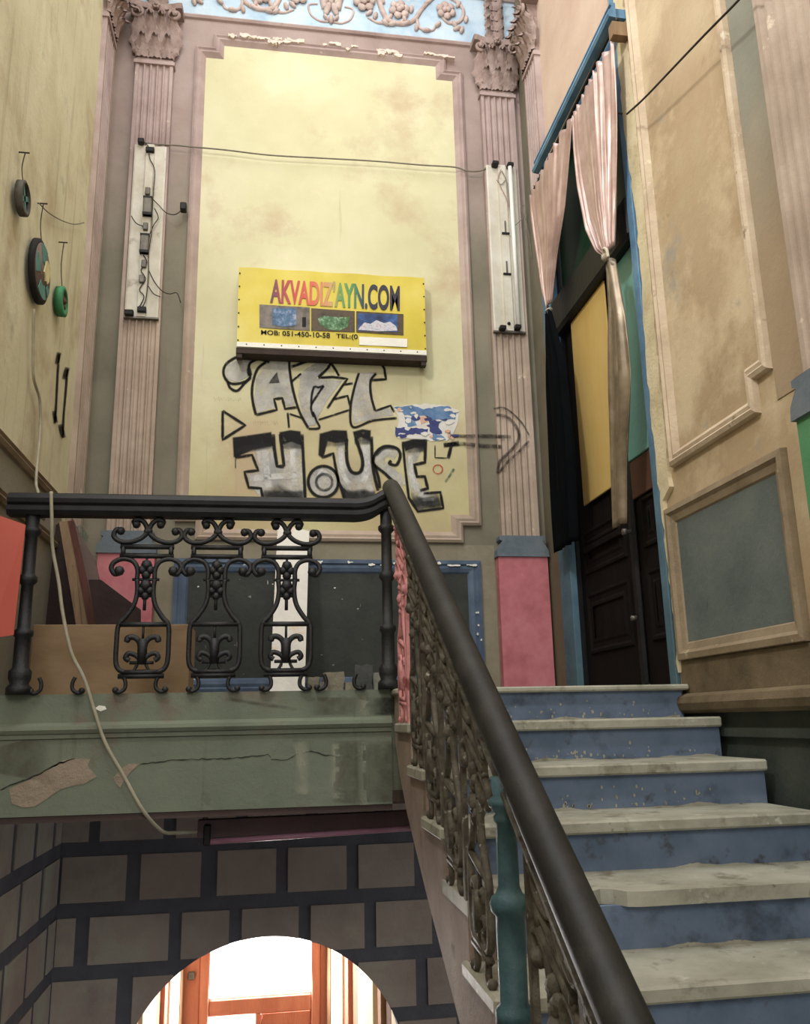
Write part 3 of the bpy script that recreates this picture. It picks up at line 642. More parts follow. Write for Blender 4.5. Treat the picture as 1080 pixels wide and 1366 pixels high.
# ------------------------------------------------------------------ staircase
st = empty('staircase', (1.25, 2.0, ZG), label='blue stair with worn pale marble treads up to the landing', cat='staircase')
def P_(o):   # keep absolute coordinates under a moved root
    o.matrix_parent_inverse = Matrix.Translation(-o.parent.location); return o
NST = 24; SX0, SX1 = 0.575, 1.93
for i in range(NST):
    y = YN - GO * i; z = 0.158 - RISE * i; th = 0.042
    if i == 0: z = 0.143; th = 0.026
    mbx = MB()
    if i == 4:   # broken nosing beside the handrail
        pl = [(SX0, y), (0.95, y), (0.968, y + 0.045), (1.0, y + 0.07), (1.035, y + 0.055), (1.06, y + 0.012), (1.10, y), (SX1, y), (SX1, y + GO + 0.05), (SX0, y + GO + 0.05)]
        mbx.prism(pl, lambda u, w, v: Vector((u, w, v)), z - th, z)
    else:
        mbx.bevbox(SX0 - 0.012, SX1 if i else 1.955, y, y + GO + 0.05 if i else YF + 0.02, z - th, z, 0.007)
    P_(mbx.build('tread', 'tread_marble', st))
    zb = 0.158 - RISE * (i + 1)
    rz = MB().box(SX0 + 0.02, SX1, y + 0.035, y + 0.06, zb, z - th)
    r_ = P_(rz.build('riser', 'riser_blue', st))
    # flaked white line left along the foot of the riser
    poly = []; k = 150; x0, x1 = SX0 + 0.03, SX1 - 0.02
    hs = [0.002 + 0.009 * max(0, math.sin(q * 0.09 + i * 1.7) + 0.5 * math.sin(q * 0.31 + i)) * (0.7 + 0.3 * random.random()) for q in range(k + 1)]
    poly = [(x0, zb)] + [(x0 + (x1 - x0) * q / k, zb + hs[q]) for q in range(k + 1)] + [(x1, zb)]
    if i < 9:
        MB().prism(poly, lambda u, w, v: Vector((u, y + 0.035 - v, w)), 0, 0.003).build('flaked_line', 'tread_marble', r_)
    if i < 3:
        fk = MB()
        for q in range(34):
            cx_ = random.triangular(0.95, 1.9, 1.15) if i else random.uniform(0.95, 1.9); cz_ = zb + 0.012 + random.random() ** 2.2 * 0.07; rr_ = random.uniform(0.002, 0.0065)
            pp = [(cx_ + rr_ * random.uniform(0.5, 1.3) * math.cos(a_ * PI / 3), cz_ + 1.5 * rr_ * random.uniform(0.5, 1.3) * math.sin(a_ * PI / 3)) for a_ in range(6)]
            fk.prism(pp, lambda u, w, v: Vector((u, y + 0.035 - v, w)), 0, 0.002)
        fk.build('paint_flakes', 'tread_marble', r_, kind='stuff')
saw = []
for i in range(NST):
    y = YN - GO * i; z = 0.158 - RISE * i - (0.042 if i else 0.041)
    saw += [(y + 0.02, z), (y + 0.02, z - RISE)]
saw = [(YF, 0.117)] + saw
under = [(YN - GO * NST + 0.3, ZG), (2.78, -0.87), (3.3, -0.60), (3.7, -0.37), (3.88, -0.23), (YF, -0.06)]
lastz = ZG
poly = [(a, max(b, ZG)) for a, b in saw] + [(YN - GO * (NST - 1) + 0.02 + 0.6, ZG)] + under[1:]
P_(MB().prism(poly, lambda u, w, v: Vector((v, u, w)), 0.58, 0.66).build('stringer', 'stringer_plaster', st))
ub = [(-3.0, ZG), (-2.6, ZG), (2.78, -0.99), (3.7, -0.49), (YF + 0.05, -0.31), (YF + 0.05, -0.1), (3.86, -0.02)]
P_(MB().prism(ub, lambda u, w, v: Vector((v, u, w)), 0.66, SX1).build('soffit', 'stringer_plaster', st))

# ------------------------------------------------------------------ balustrades
YR = 4.0     # plane of the landing railing
ZB, ZT = ZL, 0.926
def scroll_meshes(fn, tagname, mat):
    """baluster drawing in units of the photo's ironwork: x from -120..120, y 70 (top) .. 712 (foot)"""
    def tb(mbx, pts, r, sm=True):
        p = [Vector((x, 0, y)) for x, y in pts]
        p = smooth_path(p, 5) if sm else p
        mbx.tube([fn(q.x, q.z) for q in p], r, 6)
    def dot(mbx, x, y, r): mbx.ball(fn(x, y), r, (1, 1, 1), 7, 4)
    R = 0.0115
    fr = MB()
    for y, hw in ((176, 92), (211, 92), (300, 46), (467, 86), (640, 62), (654, 76)): tb(fr, [(-hw, y), (hw, y)], R if y not in (300,) else 0.007, False)
    for s in (-1, 1):
        tb(fr, [(s * 82, 176), (s * 82, 211)], R, False)
        tb(fr, [(s * 30, 300), (s * 27, 345), (s * 36, 395), (s * 62, 440), (s * 84, 470), (s * 87, 540), (s * 86, 600), (s * 76, 628), (s * 55, 640)], R)
        tb(fr, [(s * 55, 640), (s * 28, 636), (s * 14, 612)], 0.007)
    tb(fr, [(0, 211), (0, 300)], 0.006, False); tb(fr, [(0, 467), (0, 520)], 0.006, False)
    out = [('frame', fr)]
    for s in (-1, 1):
        up = MB(); tb(up, [(s * 40, 92), (s * 52, 80), (s * 36, 70), (s * 14, 84), (s * 3, 116), (s * 22, 142), (s * 58, 158), (s * 95, 156), (s * 117, 136), (s * 110, 112), (s * 92, 112)], R)
        dot(up, s * 42, 90, 0.02); dot(up, s * 94, 116, 0.02); dot(up, s * 4, 116, 0.016); out.append(('scroll', up))
        vo = MB(); tb(vo, [(s * 30, 300), (s * 30, 262), (s * 46, 232), (s * 80, 222), (s * 110, 235), (s * 119, 258), (s * 106, 280), (s * 90, 274)], R)
        dot(vo, s * 92, 268, 0.024); out.append(('volute', vo))
        ft = MB(); tb(ft, [(s * 58, 655), (s * 50, 676), (s * 52, 698), (s * 68, 710), (s * 84, 706)], 0.0095); dot(ft, s * 82, 703, 0.015); out.append(('foot', ft))
    for pts in (((0, 246, 0.026), (-13, 264, 0.021), (13, 264, 0.021), (0, 284, 0.022)), ((0, 322, 0.028), (-14, 342, 0.02), (14, 342, 0.02), (0, 362, 0.02))):
        lf = MB()
        for (x, y, r) in pts: dot(lf, x, y, r)
        if pts[0][1] == 322: tb(lf, [(0, 350), (0, 415)], 0.008, False); tb(lf, [(-20, 362), (20, 362)], 0.006, False)
        out.append(('leaf_boss', lf))
    lf = MB()
    for s in (-1, 1):
        tb(lf, [(s * 6, 560), (s * 12, 530), (s * 30, 514), (s * 50, 516), (s * 52, 530)], 0.013)
        tb(lf, [(s * 6, 596), (s * 20, 580), (s * 44, 572), (s * 54, 588), (s * 42, 598)], 0.012)
        dot(lf, s * 50, 524, 0.013)
    tb(lf, [(0, 520), (0, 560), (0, 612)], 0.023, False); tb(lf, [(-40, 606), (40, 606)], 0.008, False)
    out.append(('fleuron', lf))
    return [(k, q.mesh(tagname + '_' + k, mat)) for k, q in out]
def put_baluster(S_, parent, loc):
    b = put('baluster', S_[0][1], parent, loc=loc)
    for k, me in S_[1:]: put(k, me, b)
SU = 0.001287
land = lambda x, y: Vector((x * SU, 0, ZT - 0.0 - (y - 72) * (ZT - ZB) / (714 - 72)))
BM = scroll_meshes(land, 'baluster', 'iron_black')
lb = empty('landing_balustrade', (0, YR, ZL), label='black cast iron railing along the green landing edge', cat='railing')
for x in (-0.549, -0.236, 0.083):
    put_baluster(BM, lb, (x, 0, -ZL))
for x in (-0.90, 0.33):      # feet left behind by lost balusters
    for me in [q for k, q in BM if k == 'foot']: put('broken_foot', me, lb, loc=(x, 0, -ZL))
def newel_profile(h, r):
    return [(r * 1.9, 0), (r * 1.9, 0.03), (r * 1.4, 0.045), (r * 1.7, 0.07), (r * 1.7, 0.10), (r * 1.2, 0.115), (r * 1.2, h * 0.3), (r * 1.5, h * 0.31), (r * 1.5, h * 0.335), (r, h * 0.345), (r * 0.92, h * 0.58), (r * 1.45, h * 0.6), (r * 1.45, h * 0.625), (r, h * 0.64), (r * 0.95, h * 0.85), (r * 1.5, h * 0.87), (r * 1.5, h * 0.89), (r * 1.1, h * 0.9), (r * 1.1, h)]
MB().lathe(newel_profile(0.82, 0.028), (-1.055, 0, 0), 14).build('newel', 'iron_black', lb)
MB().lathe(newel_profile(0.86, 0.026), (0.553, 0, 0), 14).build('newel', 'iron_black', lb)
# moulded handrail, swept up to meet the stair rail
rp = [(-0.034, -0.02), (-0.046, 0.0), (-0.046, 0.018), (-0.036, 0.026), (-0.046, 0.036), (-0.05, 0.054), (-0.04, 0.074), (-0.015, 0.086), (0.015, 0.086), (0.04, 0.074), (0.05, 0.054), (0.046, 0.036), (0.036, 0.026), (0.046, 0.018), (0.046, 0.0), (0.034, -0.02)]
spine = [(-1.16, 0.955), (-0.6, 0.957), (0.0, 0.957), (0.33, 0.957), (0.42, 0.958), (0.48, 0.972), (0.53, 1.0), (0.575, 1.02)]
vs = []; fs = []; k = len(rp)
sp2 = smooth_path([(x, 0, z) for x, z in spine], 5)
for p in sp2: vs += [(p.x, v, p.z + w - ZL) for v, w in rp]
for i in range(len(sp2) - 1):
    for j in range(k): fs.append((i * k + j, i * k + (j + 1) % k, (i + 1) * k + (j + 1) % k, (i + 1) * k + j))
fs += [tuple(range(k)), tuple((len(sp2) - 1) * k + j for j in range(k))[::-1]]
hr = MB(); hr.add(vs, fs); hr.build('handrail', 'rail_black', lb)

# stair railing
XS = 0.58
sb = empty('stair_balustrade', (XS, 2.2, ZG), label='stair railing with thick dark handrail and flaking iron balusters', cat='railing')
def rail_z(y): return 0.988 + 0.63 * (y - 3.8) if y > 1.2 else 0.988 + 0.63 * (1.2 - 3.8) + 0.522 * (y - 1.2)
ys = [3.985, 3.9, 3.6, 3.0, 2.4, 1.8, 1.2, 0.8, 0, -1.5, -3.2]
path = [(XS, y, rail_z(y)) for y in ys]
path[0] = (XS, 4.0, rail_z(3.985) - 0.0)
P_(MB().tube(path, 0.043, 16).build('handrail', 'rail_brown', sb))
P_(MB().tube([(XS, y, rail_z(y) - 0.05) for y in ys[1:]], 0.022, 10).build('rail_core', 'rail_black', sb))
mbx = MB(); 
for a, b in zip(ys[1:-1], ys[2:]):
    mbx.add([(XS - 0.03, a, rail_z(a) - 0.068), (XS + 0.03, a, rail_z(a) - 0.068), (XS + 0.03, b, rail_z(b) - 0.068), (XS - 0.03, b, rail_z(b) - 0.068), (XS - 0.03, a, rail_z(a) - 0.08), (XS + 0.03, a, rail_z(a) - 0.08), (XS + 0.03, b, rail_z(b) - 0.08), (XS - 0.03, b, rail_z(b) - 0.08)], [(0, 1, 2, 3), (7, 6, 5, 4), (0, 3, 7, 4), (1, 5, 6, 2)])
P_(mbx.build('rail_bar', 'iron_flaked', sb))
def stair_variant(hgt, slope, mat, tagname):
    fn = lambda x, y: Vector((0, x * 0.00118, (714 - y) / (714 - 72) * (hgt + slope * x * 0.00118)))
    return scroll_meshes(fn, tagname, mat)
for i in range(1, 10):
    y = YN - GO * i + 0.17; zt = 0.158 - RISE * i
    h = rail_z(y) - 0.075 - zt
    mat = 'iron_pink' if i == 1 else 'iron_flaked'
    if i == 6: continue
    S_ = stair_variant(h, 0.63, mat, 'stair_baluster')
    put_baluster(S_, sb, (0, y - 2.2, zt - ZG))
# solid stiles between them
for i in range(1, 10):
    y = YN - GO * i + 0.015; zt = 0.158 - RISE * i
    if i in (5,): continue
    h = rail_z(y) - 0.07 - zt
    if i == 1: continue
    MB().box(-0.008, 0.008, -0.012, 0.012, 0, h).build('stile', 'iron_flaked', sb, loc=(0, y - 2.2, zt - ZG))
# teal post
y = 2.1; zt = 0.158 - RISE * 5
h = rail_z(y) - 0.05 - zt
r = 0.027
pr = [(r * 1.6, 0), (r * 1.6, 0.03), (r * 1.2, 0.04), (r * 1.25, h * 0.36), (r * 1.25, h * 0.42), (r * 1.65, h * 0.44), (r * 1.75, h * 0.47), (r * 1.5, h * 0.5), (r * 1.2, h * 0.51), (r * 0.95, h * 0.54), (r * 0.9, h * 0.8), (r * 1.1, h * 0.81), (r * 1.1, h * 0.83), (r * 0.9, h * 0.84), (r * 1.5, h * 0.875), (r * 1.5, h * 0.9), (r * 1.0, h * 0.92), (r * 1.2, h)]
MB().lathe(pr, (0, 0, 0), 16).build('newel', 'iron_teal', sb, loc=(-0.014, y - 2.2, zt - ZG), label='teal painted post')
# pink flat bar beside the top newel
MB().box(-0.007, 0.007, -0.02, 0.02, 0, 0.78).build('stile', 'iron_pink', sb, loc=(0, 3.60 - 2.2, 0.0 - 0.007 - ZG), label='pink flaking bar')

# ------------------------------------------------------------------ door
dr = empty('door_1', (XR, 4.7, ZL), kind='structure', label='tall dark double door with transom, yellow board and curtains', cat='door')
def dp(name, mat, u0, u1, w0, w1, x0, x1, parent=None, bev=0.004, **kw):
    o = MB().bevbox(x0, x1, u0, u1, w0, w1, bev).build(name, mat, parent or dr, **kw)
    o.matrix_parent_inverse = Matrix.Translation(-dr.location); return o
dp('jamb', 'blue_jamb', DY0 - 0.06, DY0 + 0.012, ZL, 5.6, XR - 0.022, XR + 0.16)
dp('jamb', 'blue_jamb', 5.34, 5.55, ZL, DZ, XR - 0.02, XR + 0.025)
dp('reveal', 'wood_black', 5.335, 5.47, ZL, DZ, XR + 0.026, XR + 0.16)
dp('head', 'blue_jamb', DY0, DY1, DZ - 0.08, DZ + 0.02, XR - 0.02, XR + 0.16)
dp('transom', 'wood_black', DY0 + 0.0, 5.36, 2.60, 2.86, XR - 0.03, XR + 0.10, bev=0.02)
for a, b in ((4.06, 4.62), (4.68, 5.32)): dp('fanlight_pane', 'green_glass', a, b, 2.86, DZ - 0.08, XR + 0.055, XR + 0.065)
dp('fanlight_bar', 'wood_black', 4.62, 4.68, 2.86, DZ - 0.08, XR + 0.04, XR + 0.09)
def leafdoor(u0, u1, nm):
    lf = dp('door_leaf', 'wood_dark', u0, u1, ZL + 0.01, 2.6, XR + 0.05, XR + 0.09)
    k = (u1 - u0)
    for (a, b) in ((0.24, 0.62), (0.74, 1.02)):
        MBp = MB().sweep([(u0 + 0.1, ZL + a), (u1 - 0.1, ZL + a), (u1 - 0.1, ZL + b), (u0 + 0.1, ZL + b)], [(0, 0), (0.004, 0.014), (0.02, 0.016), (0.035, 0.004), (0.06, 0.004), (0.075, 0.012), (0.09, 0.012)], lambda u, w, v: Vector((XR + 0.05 - v, u, w)))
        MBp.build('panel_moulding', 'wood_dark', lf)
    return lf
l1 = leafdoor(4.47, 5.33, 'l'); l2 = leafdoor(4.04, 4.43, 'r')
dp('meeting_stile', 'wood_black', 4.415, 4.485, ZL + 0.01, 2.6, XR + 0.02, XR + 0.055, bev=0.015)
dp('yellow_board', 'yellow_board', 4.54, 5.13, 1.32, 2.60, XR + 0.022, XR + 0.034, label='yellow board')
dp('pane', 'teal_pane', 4.07, 4.42, 1.40, 2.60, XR + 0.03, XR + 0.045, label='teal painted pane')
dp('rail', 'red_brown', 4.07, 4.42, 1.18, 1.395, XR + 0.035, XR + 0.05)
dp('rail', 'wood_dark', 4.6, 5.2, 1.02, 1.06, XR + 0.02, XR + 0.05)
o = MB().lathe([(0.018, 0), (0.02, 0.02), (0.012, 0.03), (0.012, 0.05)], (0, 0, 0), 10, 'X').build('knob', 'ballast_grey', dr, loc=(-0.03, 4.44 - 4.7, 1.0 - ZL))
o = MB().lathe([(0.014, 0), (0.014, 0.03)], (0, 0, 0), 10, 'X').build('lock', 'ballast_grey', dr, loc=(-0.02, 4.44 - 4.7, 0.52 - ZL))
# pelmet board in front
XP = 1.86
pb = empty('curtain_pelmet', (XP, 4.5, 3.85), label='blue painted moulded pelmet board above the curtains', cat='pelmet')
hy0, hy1 = onX(816, 10, XP).y, onX(714, 222, XP).y
hz = onX(760, 122, XP).z
profp = [(0.05, 0.0), (0.05, 0.03), (0.035, 0.034), (0.03, 0.022), (0.012, 0.026), (0.0, 0.042), (-0.03, 0.05), (-0.045, 0.04), (-0.05, 0.0)]
HZ = onX(717, 218, XP).z
P_(MB().sweep([(hy0, HZ), (hy1, HZ)], profp, lambda u, w, v: Vector((XP + 0.02 - v, u, w)), closed=False).box(XP + 0.02, XR, hy0 + 0.02, hy0 + 0.06, HZ - 0.03, HZ + 0.03).box(XP + 0.02, XR, hy1 - 0.06, hy1 - 0.02, HZ - 0.03, HZ + 0.03).build('board', 'blue_jamb', pb))
P_(MB().box(XP - 0.01, XR, hy0 - 0.005, hy0 + 0.05, HZ - 0.17, HZ - 0.08).build('bracket', 'plank_tan', pb, label='bare wooden block'))
P_(MB().tube([(XP + 0.025, hy0, HZ - 0.06), (XP + 0.025, hy1 + 0.12, HZ - 0.09)], 0.012, 8).build('rod', 'plastic_black', pb))
def interp(tab, z):
    if z >= tab[0][0]: return tab[0][1]
    for (a, ya), (b, yb) in zip(tab[:-1], tab[1:]):
        if b <= z <= a: t = (a - z) / (a - b + 1e-9); return ya + (yb - ya) * t
    return tab[-1][1]
def curtain(name, mat, left, right, folds, depth, parent=None, ztop=None, hem=None, xoff=0.0, **kw):
    """cloth between two traced edges (photo pixels on the curtain plane), pleated across"""
    X0 = XP + xoff
    L = sorted([(onX(px, py, X0).z, onX(px, py, X0).y) for px, py in left], reverse=True)
    R_ = sorted([(onX(px, py, X0).z, onX(px, py, X0).y) for px, py in right], reverse=True)
    zt = ztop or min(L[0][0], R_[0][0]); zb = max(L[-1][0], R_[-1][0]) if hem is None else hem
    nv, nu = 40, folds * 8
    vs = []; fs = []
    for i in range(nv + 1):
        t = i / nv; z = zt + (zb - zt) * t
        yl, yr = interp(L, z), interp(R_, z)
        wd = abs(yl - yr)
        for j in range(nu + 1):
            s = j / nu
            ph = s * folds * 2 * PI + 1.3 * math.sin(3.2 * t + s * 5) + 1.1 * math.sin(s * 11 + 1.5 * t)
            amp = depth * (0.6 + 0.4 * math.sin(s * 9 + 1)) * min(1.0, 0.45 + wd / 0.5)
            ya = yl + (yr - yl) * (s + 0.012 * math.sin(ph * 0.7 + t * 4))
            zz = z + (0.012 * math.sin(ph) if i == 0 else 0)
            vs.append(Vector((X0 - amp * math.sin(ph) - 0.02 * math.sin(PI * s), ya, zz)))
    for i in range(nv):
        for j in range(nu): a = i * (nu + 1) + j; fs.append((a, a + 1, a + nu + 2, a + nu + 1))
    mbx = MB(); mbx.add(vs, fs, True)
    o = mbx.build(name, mat, parent, **kw)
    sm = o.modifiers.new('thick', 'SOLIDIFY'); sm.thickness = 0.004
    return o
c1 = curtain('curtain', 'curtain_satin', [(705, 238), (709, 290), (717, 340), (725, 390), (730, 412)], [(762, 156), (757, 215), (752, 280), (743, 340), (735, 413)], 9, 0.014, label='satin rose curtain tied back, left of the pair', cat='curtain', group='door curtains')
curtain('curtain_tail', 'curtain_black', [(729, 414), (731, 520), (736, 640), (742, 738)], [(735, 414), (752, 480), (766, 600), (774, 738)], 4, 0.02, c1, label='black lower cloth')
pk = onX(732, 414, XP)
MB().tube([(XP + 0.02 * math.cos(a), pk.y + 0.03 * math.sin(a), pk.z) for a in [i * PI / 6 for i in range(12)]], 0.006, 6, closed=True).build('tie', 'cord_cream', c1)
c2 = curtain('curtain', 'curtain_satin', [(764, 160), (766, 200), (772, 250), (783, 305), (797, 335), (808, 343)], [(817, 22), (820, 100), (821, 200), (821, 280), (819, 343)], 10, 0.015, label='satin rose curtain gathered with a cream knot, right of the pair', cat='curtain', group='door curtains')
curtain('curtain_tail', 'curtain_bronze', [(811, 344), (814, 420), (815, 520), (818, 620), (821, 706)], [(820, 344), (832, 420), (839, 500), (836, 620), (837, 714)], 3, 0.024, c2, label='bronze coloured hanging tail')
pk = onX(814, 343, XP)
kn = MB().ball((XP - 0.03, pk.y, pk.z), 0.03, (0.8, 1, 0.8))
kn.tube(smooth_path([(XP - 0.04, pk.y, pk.z), (XP - 0.05, pk.y - 0.03, pk.z + 0.03), (XP - 0.05, pk.y - 0.07, pk.z), (XP - 0.05, pk.y - 0.08, pk.z - 0.05)], 5), 0.009, 7)
kn.build('tie', 'cord_cream', c2)

# ------------------------------------------------------------------ passage behind the arch
YD = 8.0
def splay(name, X0, X1, out, label):
    """passage wall running from the arch (X0) in to the door frame (X1)"""
    y0, y1 = YB + 0.3, YD
    w = MB().prism([(X0, y0), (X1, y1), (X1 + out * 0.5, y1), (X0 + out * 0.3, y0)], lambda u, v, z: Vector((u, v, z)), ZG, -1.2).build(name, 'cream_paint', kind='structure', label=label, cat='wall')
    d = Vector((X1 - X0, y1 - y0, 0)); L_ = d.length; d.normalize(); nrm = Vector((-d.y, d.x, 0)) * (1 if out > 0 else -1)
    for t0, t1, mt, pr in ((0.02, 0.06, 'tan_strip', 0.03), (0.1, 0.24, 'cream_paint', 0.05), (0.27, 0.31, 'red_brown', 0.03), (0.34, 0.37, 'tan_strip', 0.05), (0.42, 0.58, 'cream_paint', 0.05), (0.61, 0.66, 'tan_strip', 0.03), (0.69, 0.73, 'door_orange', 0.05), (0.76, 0.9, 'cream_paint', 0.05), (0.93, 0.97, 'tan_strip', 0.04)):
        A = Vector((X0, y0, 0)) + d * (L_ * t0); B = Vector((X0, y0, 0)) + d * (L_ * t1)
        pl = [A, B, B + nrm * pr, A + nrm * pr]
        MB().prism([(q_.x, q_.y) for q_ in pl], lambda u, v, z: Vector((u, v, z)), ZG, -1.2).build('pilaster_strip', mt, w)
splay('wall_passage_left', -1.02, -0.66, -1, 'cream striped passage wall, left of the entrance door')
splay('wall_passage_right', 1.06, 0.56, 1, 'cream striped passage wall, right of the entrance door')
MB().box(-1.4, 1.5, YB + 0.3, YD + 0.2, -1.2, -1.1).build('ceiling_passage', 'cream_paint', kind='structure', label='cream ceiling of the passage', cat='ceiling')
ed = empty('door_2', (-0.01, YD, ZG), kind='structure', label='orange wooden entrance door with bright glass seen through the arch', cat='door')
def ep(nm, mat, x0, x1, z0, z1, y0=YD - 0.04, y1=YD + 0.02, par=None, **kw):
    o = MB().bevbox(x0, x1, y0, y1, z0, z1, 0.008).build(nm, mat, par or ed, **kw); o.matrix_parent_inverse = Matrix.Translation(-ed.location); return o
ep('frame', 'door_orange', -0.72, -0.50, ZG, -1.2); ep('frame', 'door_orange', 0.48, 0.66, ZG, -1.2)
ep('stile', 'door_orange', -0.50, -0.425, ZG, -1.2, YD - 0.06); ep('stile', 'door_orange', 0.41, 0.48, ZG, -1.2, YD - 0.06)
ep('rail', 'door_orange', -0.425, 0.41, -2.31, -2.185, YD - 0.05); ep('head', 'door_orange', -0.5, 0.48, -1.62, -1.2)
ep('pane', 'day_pane', -0.425, 0.41, -2.185, -1.62, YD + 0.0, YD + 0.01, label='daylit glass pane'); ep('pane', 'day_pane', -0.5, -0.03, -3.1, -2.31, YD + 0.0, YD + 0.01)
ep('panel', 'door_orange', 0.0, 0.41, -3.7, -2.31, YD - 0.03); ep('stile', 'door_orange', -0.05, 0.0, -3.7, -2.31, YD - 0.05); ep('panel', 'door_orange', -0.5, -0.05, -3.7, -3.1)
ep('hinge', 'ballast_grey', -0.60, -0.545, -2.02, -1.96, YD - 0.07)

# ------------------------------------------------------------------ graffiti
def surfY(x):
    if 1.63 < x < 1.906: return YB - 0.0585
    if 1.41 < x < 1.49: return YB - 0.0445
    return YB - 0.0075
def wp(px, py, lift=0.0):
    p = onY(px, py, YB); return onY(px, py, surfY(p.x) - lift)
def ribbon(mbx, pts, w, lift, plane=None, smooth=True, soft=0.5, wfn=None):
    P = smooth_path([(x, y, 0) for x, y in pts], 6) if smooth else [Vector((x, y, 0)) for x, y in pts]
    if not smooth:
        Q = []
        for a, b in zip(P[:-1], P[1:]):
            k = max(1, int((b - a).length / 4)); Q += [a.lerp(b, i / k) for i in range(k)]
        P = Q + [P[-1]]
    pl = plane or (lambda x, y: wp(x, y, lift)); rows = []; k = len(P)
    if mbx.cov is None: mbx.cov = []
    for i, p in enumerate(P):
        a = P[max(0, i - 1)]; b = P[min(k - 1, i + 1)]; d = (b - a).normalized(); nrm = Vector((-d.y, d.x, 0))
        ww = (w * 1.3 if wfn is None else w * wfn(i / (k - 1))) * (0.92 + 0.16 * random.random()) * 0.5
        for s, c in ((-1, 0), (-soft, 1), (soft, 1), (1, 0)):
            q = p + nrm * ww * s; rows.append(pl(q.x, q.y)); mbx.cov.append(float(c) * (1 if 0 < i < k - 1 else 0.6))
    fs = [(i * 4 + j, i * 4 + j + 1, (i + 1) * 4 + j + 1, (i + 1) * 4 + j) for i in range(k - 1) for j in range(3)]
    mbx.add(rows, fs)
def fillpoly(mbx, poly, lift, fade=3.0, plane=None):
    """sprayed area: dense inner polygon with a soft rim"""
    pl = plane or (lambda x, y: wp(x, y, lift))
    if mbx.cov is None: mbx.cov = []
    P = [Vector(p) for p in poly]; n_ = len(P)
    ar = sum(P[i - 1].x * P[i].y - P[i].x * P[i - 1].y for i in range(n_)); sg_ = 1 if ar > 0 else -1
    inner = []
    for i in range(n_):
        d0 = (P[i] - P[i - 1]).normalized(); d1 = (P[(i + 1) % n_] - P[i]).normalized()
        n0 = Vector((-d0.y, d0.x)) * sg_; n1 = Vector((-d1.y, d1.x)) * sg_
        inner.append(P[i] + (n0 + n1) / max(0.5, 1 + n0.dot(n1)) * fade)
    bm = bmesh.new(); vo = [bm.verts.new((p.x, p.y, 0)) for p in P]; vi = [bm.verts.new((p.x, p.y, 0)) for p in inner]
    for i in range(n_): bm.faces.new((vo[i], vo[(i + 1) % n_], vi[(i + 1) % n_], vi[i]))
    f = bm.faces.new(vi); bm.normal_update(); bmesh.ops.triangulate(bm, faces=[f]); bm.verts.index_update()
    mbx.add([pl(v.co.x, v.co.y) for v in bm.verts], [[v.index for v in q.verts] for q in bm.faces])
    mbx.cov += [0.0] * n_ + [1.0] * n_; bm.free()
def T(pts, ox, oy, s): return [(ox + x * s, oy + y * s) for x, y in pts]
A_ = (280, 460, 0.2407); H_ = (280, 560, 0.3148); C_ = (510, 520, 0.19444)
ga = empty('graffiti', tuple(onY(410, 520, YB)), label='sprayed ART lettering with white fill under the yellow sign', cat='graffiti')
def gbuild(mbx, name, mat, root):
    o = mbx.build(name, mat, root); o.matrix_parent_inverse = Matrix.Translation(-root.location); return o
m = MB(); fillpoly(m, T([(300, 62), (436, 60), (452, 200), (478, 338), (420, 345), (402, 290), (352, 298), (366, 352), (262, 382), (242, 300), (252, 190), (300, 105)], *A_), 0.0, 2.0)
gbuild(m, 'letter_fill', 'spray_white', ga)
m = MB(); fillpoly(m, T([(470, 180), (560, 110), (640, 76), (655, 110), (600, 180), (740, 195), (660, 300), (600, 405), (585, 450), (545, 455), (505, 380), (485, 280), (495, 190)], *A_), 0.0, 2.0)
gbuild(m, 'letter_fill', 'spray_white', ga)
m = MB(); fillpoly(m, T([(825, 150), (930, 150), (900, 200), (888, 260), (912, 360), (1000, 345), (1020, 395), (900, 415), (795, 445), (780, 345), (800, 240)], *A_), 0.0, 2.0)
gbuild(m, 'letter_fill', 'spray_white', ga)
m = MB(); fillpoly(m, T([(335, 95), (270, 85), (222, 105), (225, 175), (150, 212), (95, 195), (80, 150), (95, 105), (200, 55), (320, 50)], *A_), 0.0, 2.0)
gbuild(m, 'letter_fill', 'spray_white', ga)
for pts, w in (([(330, 95), (270, 80), (222, 102), (214, 150), (222, 180), (190, 205), (140, 216), (100, 205), (75, 160), (85, 112), (130, 76), (200, 52), (300, 46)], 3.6),
               ([(98, 205), (112, 238), (150, 254), (190, 215), (226, 180)], 3.4), ([(214, 130), (222, 170)], 6),
               ([(310, 95), (266, 130), (242, 190), (232, 260), (240, 330), (255, 388)], 3.6)):
    m = MB(); ribbon(m, T(pts, *A_), w, 0.002); gbuild(m, 'outline_stroke', 'spray_black', ga)
for pts, w in (([(255, 388), (370, 360), (355, 300), (400, 295), (416, 354), (482, 345)], 3.4), ([(70, 365), (195, 445), (70, 525), (70, 365)], 3.6)):
    m = MB(); ribbon(m, T(pts, *A_), w, 0.002, smooth=False); gbuild(m, 'outline_stroke', 'spray_black', ga)
m = MB(); fillpoly(m, T([(372, 145), (335, 192), (322, 216), (388, 212), (376, 165)], *A_), 0.0025, 1.0); gbuild(m, 'letter_hole', 'spray_smoke', ga)
